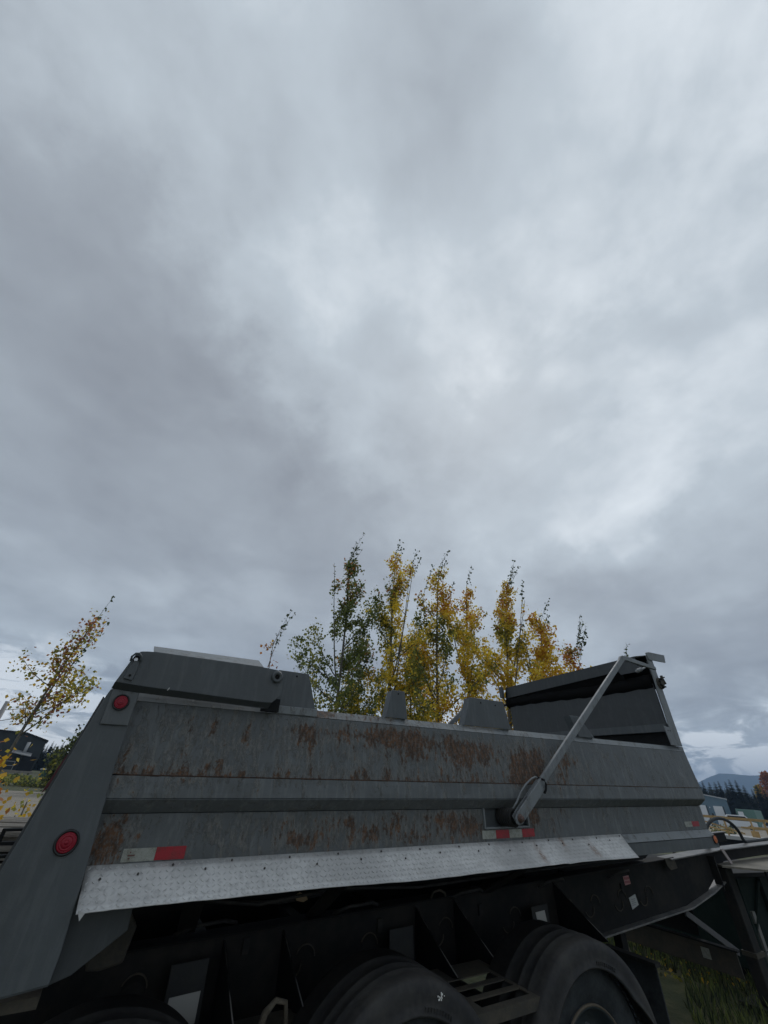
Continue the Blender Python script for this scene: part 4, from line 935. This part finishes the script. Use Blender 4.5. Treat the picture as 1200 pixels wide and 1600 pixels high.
# ---- blue workshop
def wall_frame(az, d): return polar(az, d)
M_BLUE = mat('blue_grey_cladding', (.10, .17, .22), .6, build=grime((.095, .16, .21), (.13, .19, .23), 1, .6, .1, .01)); M_WHITE = mat('white_trim', (.62, .64, .66), .5)
bx, by, bz = polar(38.15, 120)
BL = empty('blue_workshop', (bx, by, 0), R(-37)); BL.scale = (.6, .6, .66); tag(BL, 'blue-grey workshop with pale roof edge and two white roller doors', 'building')
# local x to the right, y away
bw = 17.0; zr = 7.6; ze = 6.7
MB().xz([(-bw, 0), (0, 0), (0, ze), (-6.6, zr), (-bw, zr-.4)], 0, 14).build('wall', M_BLUE, BL)
b = MB(); b.xz([(.25, ze-.05), (.25, ze+.22), (-6.6, zr+.25), (-bw, zr-.15), (-bw, zr-.4), (-6.6, zr-.02)], -.4, 14.4); b.build('roof', mat('pale_roof_edge', (.40, .43, .45), .5), BL)
for x_ in (-8.9, -4.3): MB().box(x_, x_+2.5, -.12, -.02, 0, 4.9).build('roller_door', M_WHITE, BL); MB().box(x_+2.62, x_+2.9, -.12, -.02, 0, 4.9).build('door_trim', M_DARK, BL)
for x_ in (-5.2, -9.8): MB().box(x_-.25, x_, -.25, -.02, 4.3, 4.6).build('wall_lamp', M_WHITE, BL)
MB().box(-5.3, -4.9, -.12, -.02, 1.6, 3.0).build('window', M_HOLE, BL)
def simple_vehicle(name, az, d, L_, Hh, m_, label, cat, rz, zb_=0):
    T = empty(name, polar(az, d), rz); tag(T, label, cat)
    MB().xz([(0, .35), (L_, .35), (L_, Hh*.55), (L_*.86, Hh*.6), (L_*.72, Hh), (L_*.15, Hh), (L_*.02, Hh*.62)], 0, 1.8).build('body', m_, T, bevel=.05)
    MB().xz([(L_*.70, Hh*.93), (L_*.82, Hh*.62), (L_*.1, Hh*.62), (L_*.17, Hh*.93)], -.02, 1.82).build('window', M_HOLE, T)
    for x_ in (L_*.2, L_*.8):
        for y_ in (-.03, 1.63): MB().arc([(.0001, y_), (.33, y_), (.36, y_+.03), (.36, y_+.2), (.0001, y_+.2)], x_, .36, 0, 360, 16).build('wheel', M_RUBBER, T)
    return T
simple_vehicle('parked_van', 37.4, 108, 4.6, 2.0, M_WHITE, 'white van parked in front of the blue workshop, behind the hose loop', 'van', R(-35))
simple_vehicle('parked_car', 40.1, 100, 4.4, 1.5, mat('pale_car_paint', (.35, .37, .38), .3), 'pale car parked beyond the timber railing near the right edge', 'car', R(-40))
# green container / tank truck
T = empty('shipping_container', polar(39.2, 116), R(-50)); tag(T, 'pale green container beside the blue workshop', 'container')
M_PG = mat('pale_green_paint', (.10, .19, .16), .6); MB().box(-1.3, 1.6, 0, 6, .1, 3.0).build('body', M_PG, T, bevel=.05)
for k in range(6): MB().box(-1.2+k*.46, -1.12+k*.46, -.05, -.003, .2, 2.9).build('rib', M_PG, T)
MB().box(-1.0, -.2, -.09, -.055, 1.5, 2.6).build('white_panel', M_WHITE, T)

# ---- timber railed platform
px_, py_, _ = polar(36.0, 43.0)
PF = empty('railed_platform', (px_, py_, 0), R(-41)); tag(PF, 'pale raised platform with yellow timber railings behind the drawbar', 'platform')
M_TIM = mat('yellow_timber', (.42, .27, .10), .7, build=grime((.46, .30, .12), (.32, .20, .08), 3, 1, .2, .004)); M_DECK = mat('pale_deck', (.36, .36, .35), .7)
MB().box(-2.5, 8, 0, 3.4, .60, .80).build('deck', M_DECK, PF); MB().box(-2.3, 7.8, .2, 3.2, 0, .598).build('under_deck_shade', M_HOLE, PF)  # black block below the deck stands in for the shade there
def post_x(x_, y_, h=1.05): MB().box(x_, x_+.11, y_, y_+.10, .802, .802+h).build('rail_post', M_TIM, PF)
for x_ in (-1.2, 1.0, 3.2, 5.4, 7.6): post_x(x_, .05)
for x_ in (-1.2, 2.4, 5.2): post_x(x_, 3.2)
for y_ in (.0, 3.16): MB().box(-2.5, 8, y_, y_+.045, 1.72, 1.86).build('hand_rail', M_TIM, PF)
MB().box(1.9, 8, -.002, .043, 1.28, 1.38).build('mid_rail', M_TIM, PF); MB().box(2.2, 8, 3.158, 3.202, 1.28, 1.38).build('mid_rail', M_TIM, PF)
MB().bar((-1.15, -.03, 1.75), (2.0, -.03, .98), .04, .09).build('stair_rail', M_TIM, PF); MB().bar((-2.2, 3.3, 1.45), (1.2, 3.3, .9), .04, .09).build('stair_rail', M_TIM, PF)
MB().box(3.2, 8, 3.1, 3.145, .84, .95).build('toe_board', M_TIM, PF); MB().box(2.3, 2.75, 1.5, 1.6, .802, 1.15).build('low_box', M_TIM, PF)

# ---- clutter on the lot behind the platform
for k, (az, d, h) in enumerate(((36.6, 52, 1.1), (37.5, 55, 1.2))):
    bush('scrap_shrub', az, d, h, 1.3, 420, .13, [BU, DK, OL], ('scrubby weeds behind the platform, nearer the trailer', 'scrubby weeds behind the platform, under the hose loop')[k], 70+k)

# ---- dark green building on the left
gx, gy, _ = polar(-34.9, 95)
GB = empty('green_building', (gx, gy, 0), R(35)); tag(GB, 'dark green metal building at the left edge with stair landing and vent pipe', 'building')
M_GB = mat('dark_green_cladding', (.010, .017, .018), .6, build=grime((.009, .016, .017), (.016, .023, .024), 1, .8, .1, .01))
MB().xz([(-26, 0), (.5, 0), (.5, 4.55), (-2.6, 5.35), (-26, 5.5)], 0, 12).build('wall', M_GB, GB)
b = MB(); b.xz([(.75, 4.5), (.75, 4.72), (-2.6, 5.53), (-26, 5.68), (-26, 5.5), (-2.6, 5.36), (.5, 4.56)], -.3, 12.3); b.build('roof', M_BLACK2, GB)
for k in range(14): MB().box(-25.5+k*1.8, -25.4+k*1.8, -.05, -.003, .3, 5.2).build('cladding_rib', M_GB, GB)
b = MB(); b.arc([(.0001, 0)], 0, 0); MB().tube([(-1.7, -.8, 2.3), (-1.7, -.8, 4.2)], .25, 12).build('vent_pipe', M_STEEL, GB, smooth=True)
MB().add([(-3.6, -2.2, 2.75), (-.6, -2.2, 2.35), (-.6, -.06, 2.75), (-3.6, -.06, 3.15)], [(0, 1, 2, 3)]).add([(-3.6, -2.2, 2.65), (-.6, -2.2, 2.25), (-.6, -.06, 2.65), (-3.6, -.06, 3.05)], [(3, 2, 1, 0)]).add([(-3.6, -2.2, 2.65), (-.6, -2.2, 2.25), (-.6, -2.2, 2.35), (-3.6, -2.2, 2.75)], [(0, 1, 2, 3)]).build('porch_roof', M_STEEL, GB)
MB().box(-9.5, .6, -2.6, -.06, .0, .35).build('landing', M_TAN, GB)
MB().box(-1.6, .2, -1.9, -.07, .36, 2.3).build('dark_booth', M_BLACK, GB)
for x_ in (-9.4, -7.0, -4.6, -2.2): MB().box(x_, x_+.07, -2.5, -2.43, .352, 1.5).build('rail_post', M_STEEL, GB)
for z_ in (.9, 1.45): MB().box(-9.4, -2.2, -2.56, -2.51, z_, z_+.06).build('hand_rail', M_STEEL, GB)
MB().box(-7.2, -7.0, -.2, -.004, 4.3, 4.55).build('wall_lamp', M_WHITE, GB)
# teal waste container
T = empty('waste_container', polar(-31.9, 62), R(32)); tag(T, 'dark teal waste container with pale rim at the far side of the gravel', 'container')
MB().xz([(-2.0, .15), (2.2, .15), (2.4, 1.1), (-2.2, 1.1)], 0, 2).build('body', mat('teal_paint', (.012, .05, .045), .5), T, bevel=.03); MB().box(-2.3, 2.5, -.05, 2.05, 1.102, 1.2).build('rim', M_STEEL, T)
for x_ in (-1.5, 1.4): MB().box(x_, x_+.3, .1, 1.9, 0, .148).build('skid', M_BLACK, T)
# lamp pole and cables at the left edge
pz = polar(-39.3, 30); T = empty('utility_pole', pz); tag(T, 'grey metal pole at the left edge in front of the green building', 'pole')
MB().tube([(0, 0, 0), (0, 0, 4.4)], [.13, .10], 12).build('shaft', mat('pale_grey_pole', (.25, .25, .25), .5), T, smooth=True)
MB().box(-.55, .55, -.3, .3, 2.15, 2.6).build('equipment_box', MATS['pale_grey_pole'], T, bevel=.02)
def cable(p, q, sag, label):
    pts = [Vector(p).lerp(Vector(q), k/12)+Vector((0, 0, -sag*4*(k/12)*(1-k/12))) for k in range(13)]
    o = MB().tube(pts, .022, 5).build('power_cable', M_BLACK); tag(o, label, 'cable')
def angpt(az, el, d): return (d*math.sin(R(az)), d*math.cos(R(az)), EYE+d*math.tan(R(el)))
cable(angpt(-46, 3.2, 40), angpt(-37.2, 4.3, 45), .3, 'upper thin power cable crossing the left edge behind the young tree')
cable(angpt(-46, 1.6, 38), angpt(-37.0, 3.6, 45), .3, 'lower power cable running from the left edge into the young tree')
# thin bare saplings in front of the gravel
for k, (az, d, h, ln) in enumerate(((-34.0, 7.6, 1.9, .35), (-33.2, 7.7, 1.55, .18))):
    T = empty('bare_stem', polar(az, d)); tag(T, ('taller bare dark stem rising over the gravel', 'shorter bare dark stem close to the trailer post')[k], 'plant')
    MB().tube([(-.25*ln, 0, 0), (.2*ln, 0, h*.5), (ln, .05, h)], [.012, .009, .004], 6).build('stem', M_BARK, T, smooth=True)
    P = np.array([(ln*.5+random.gauss(0, .05), random.gauss(0, .05), h*random.uniform(.5, 1)) for _ in range(10)]); leaf_cloud(P, np.full(10, .05), np.array([GO]*10), 'leaves', T)

# ---- pile of weathered boards behind the tailgate
M_BOARD = mat('weathered_board', (.17, .155, .135), .9, build=lambda t, b, v: (lambda n, n2: (t.l.new(t.mix(t.ramp(n, .35, .65), (.10, .09, .078), (.24, .22, .19)), b.inputs['Base Color']), bump(t, b, n2, .6, .01)))(t.noise(t.vmath('MULTIPLY', v, (.6, 6, 6)), 5, 6, .65), t.noise(t.vmath('MULTIPLY', v, (.4, 9, 9)), 9, 5, .7)))
lp0 = polar(-38.0, 6.2)
LS = empty('board_pile', (lp0[0], lp0[1], lp0[2]), R(28)); tag(LS, 'pile of weathered grey boards on the gravel behind the trailer rear', 'lumber pile')
bm0 = MB().box(-1.9, 1.9, -.13, .13, 0, .045).build('board', M_BOARD, LS, bevel=.004)
first = True
for lay in range(27):
    for r_ in range(4):
        o = bm0 if first else dup(bm0, LS); first = False
        o.location = (random.uniform(-.18, .18), -.45+r_*.30+random.uniform(-.02, .02)-(.09 if r_ == 0 else 0)*random.random(), .10+lay*.053)
        o.rotation_euler = (random.uniform(-.02, .02), random.uniform(-.006, .006), random.uniform(-.03, .03)); o.scale = (random.uniform(.9, 1.05), 1, random.uniform(.7, 1.05))
for x_ in (-1.3, 1.2): MB().box(x_, x_+.1, -.6, .6, 0, .098).build('bearer', M_BOARD, LS)

# ---- grass beside the leg
def grass(name, pts, h, m_idx, lab=None):
    n = len(pts); P = np.array(pts); a = rng.random(n)*6.283; hh = h*rng.uniform(.5, 1.3, n); w_ = .006*rng.uniform(.7, 1.5, n)
    sx, sy = np.cos(a)*w_, np.sin(a)*w_; bx_, by_ = -np.sin(a)*hh*rng.uniform(-.6, .6, n), np.cos(a)*hh*rng.uniform(-.6, .6, n)
    z0 = P[:, 2]
    V = np.stack([np.stack([P[:, 0]-sx, P[:, 1]-sy, z0], 1), np.stack([P[:, 0]+sx, P[:, 1]+sy, z0], 1), np.stack([P[:, 0]+sx*.7+bx_*.35, P[:, 1]+sy*.7+by_*.35, z0+hh*.6], 1), np.stack([P[:, 0]-sx*.7+bx_*.35, P[:, 1]-sy*.7+by_*.35, z0+hh*.6], 1), np.stack([P[:, 0]+bx_, P[:, 1]+by_, z0+hh], 1)], 1).reshape(-1, 3)
    i = np.arange(n)*5
    F = np.concatenate([np.stack([i, i+1, i+2], 1), np.stack([i, i+2, i+3], 1), np.stack([i+3, i+2, i+4], 1)])
    m_ = rng.choice(m_idx, n); return fast_mesh(name, V, F, LEAVES, np.concatenate([m_]*3))
pts = []
while len(pts) < 26000:
    az = random.uniform(18, 48); d_ = random.uniform(4.0, 15)
    x, y, z = polar(az, d_)
    if mnoise.noise(Vector((x*.5, y*.5, 0))) > -.25: pts.append((x, y, z-.01))
o = grass('grass', pts, .13, [DK, GR, PI, DK, BU, GR]); tag(o, kind='stuff')
pts = []
while len(pts) < 5000:
    x, y, z = polar(random.uniform(-50, -24), random.uniform(5, 13)); pts.append((x, y, z))
o = grass('dry_grass', pts, .25, [OL, BU, GO]); tag(o, kind='stuff')
# fallen leaves
n = 2500; P = []
for _ in range(n):
    x, y, z = polar(random.uniform(27, 46), random.uniform(8, 13)); P.append((x, y, z+.03))
o = leaf_cloud(np.array(P), np.full(n, .05), rng.choice([OL, BU, BU, GO], n), 'fallen_leaves', None, droop=0); tag(o, kind='stuff')

# ---- mountain
def ridge(name, d, az0, az1, hfun, depth, m_):
    mb = MB(); vs = []; n_ = 90
    for i in range(n_+1):
        az = az0+(az1-az0)*i/n_; h = hfun(az)
        for dd, hh in ((d-depth*.5, -20), (d-depth*.3, h*.35), (d-depth*.12, h*.72), (d, h), (d+depth*.3, h*.7), (d+depth, -20)):
            k = 1+.06*mnoise.noise(Vector((az*.8, dd*.001, 0)))
            vs.append((dd*math.sin(R(az)), dd*math.cos(R(az)), hh*k if hh > 0 else hh))
    fs = [(i*6+j, i*6+j+1, (i+1)*6+j+1, (i+1)*6+j) for i in range(n_) for j in range(5)]
    return tag(mb.add(vs, fs).build(name, m_, smooth=True), kind='structure')
M_MT = mat('forested_slope', (.025, .04, .035), 1, build=grime((.018, .032, .026), (.05, .06, .045), .004, 1, 0, .1))
def mh(az):
    k = min(1, max(0, (az-34.5)/4.5)); return 2600*math.tan(R(2.1+1.15*(k*k*(3-2*k))))+6*mnoise.noise(Vector((az*.25, 3, 0)))
ridge('mountain', 2600, 20, 75, mh, 900, M_MT)

# ---- the air between: haze
HZ = MB().box(-1200, 3600, -600, 3900, -40, 260).build('haze', None if False else mat('haze_air', (1, 1, 1)))
hm = MATS['haze_air']; hm.node_tree.nodes.clear(); nt = NT(hm.node_tree)
o_ = nt.new('ShaderNodeOutputMaterial'); vp = nt.new('ShaderNodeVolumePrincipled'); vp.inputs['Color'].default_value = (.44, .66, 1.0, 1); vp.inputs['Density'].default_value = .00038
vp.inputs['Anisotropy'].default_value = .1
nt.l.new(vp.outputs[0], o_.inputs['Volume']); tag(HZ, kind='stuff')
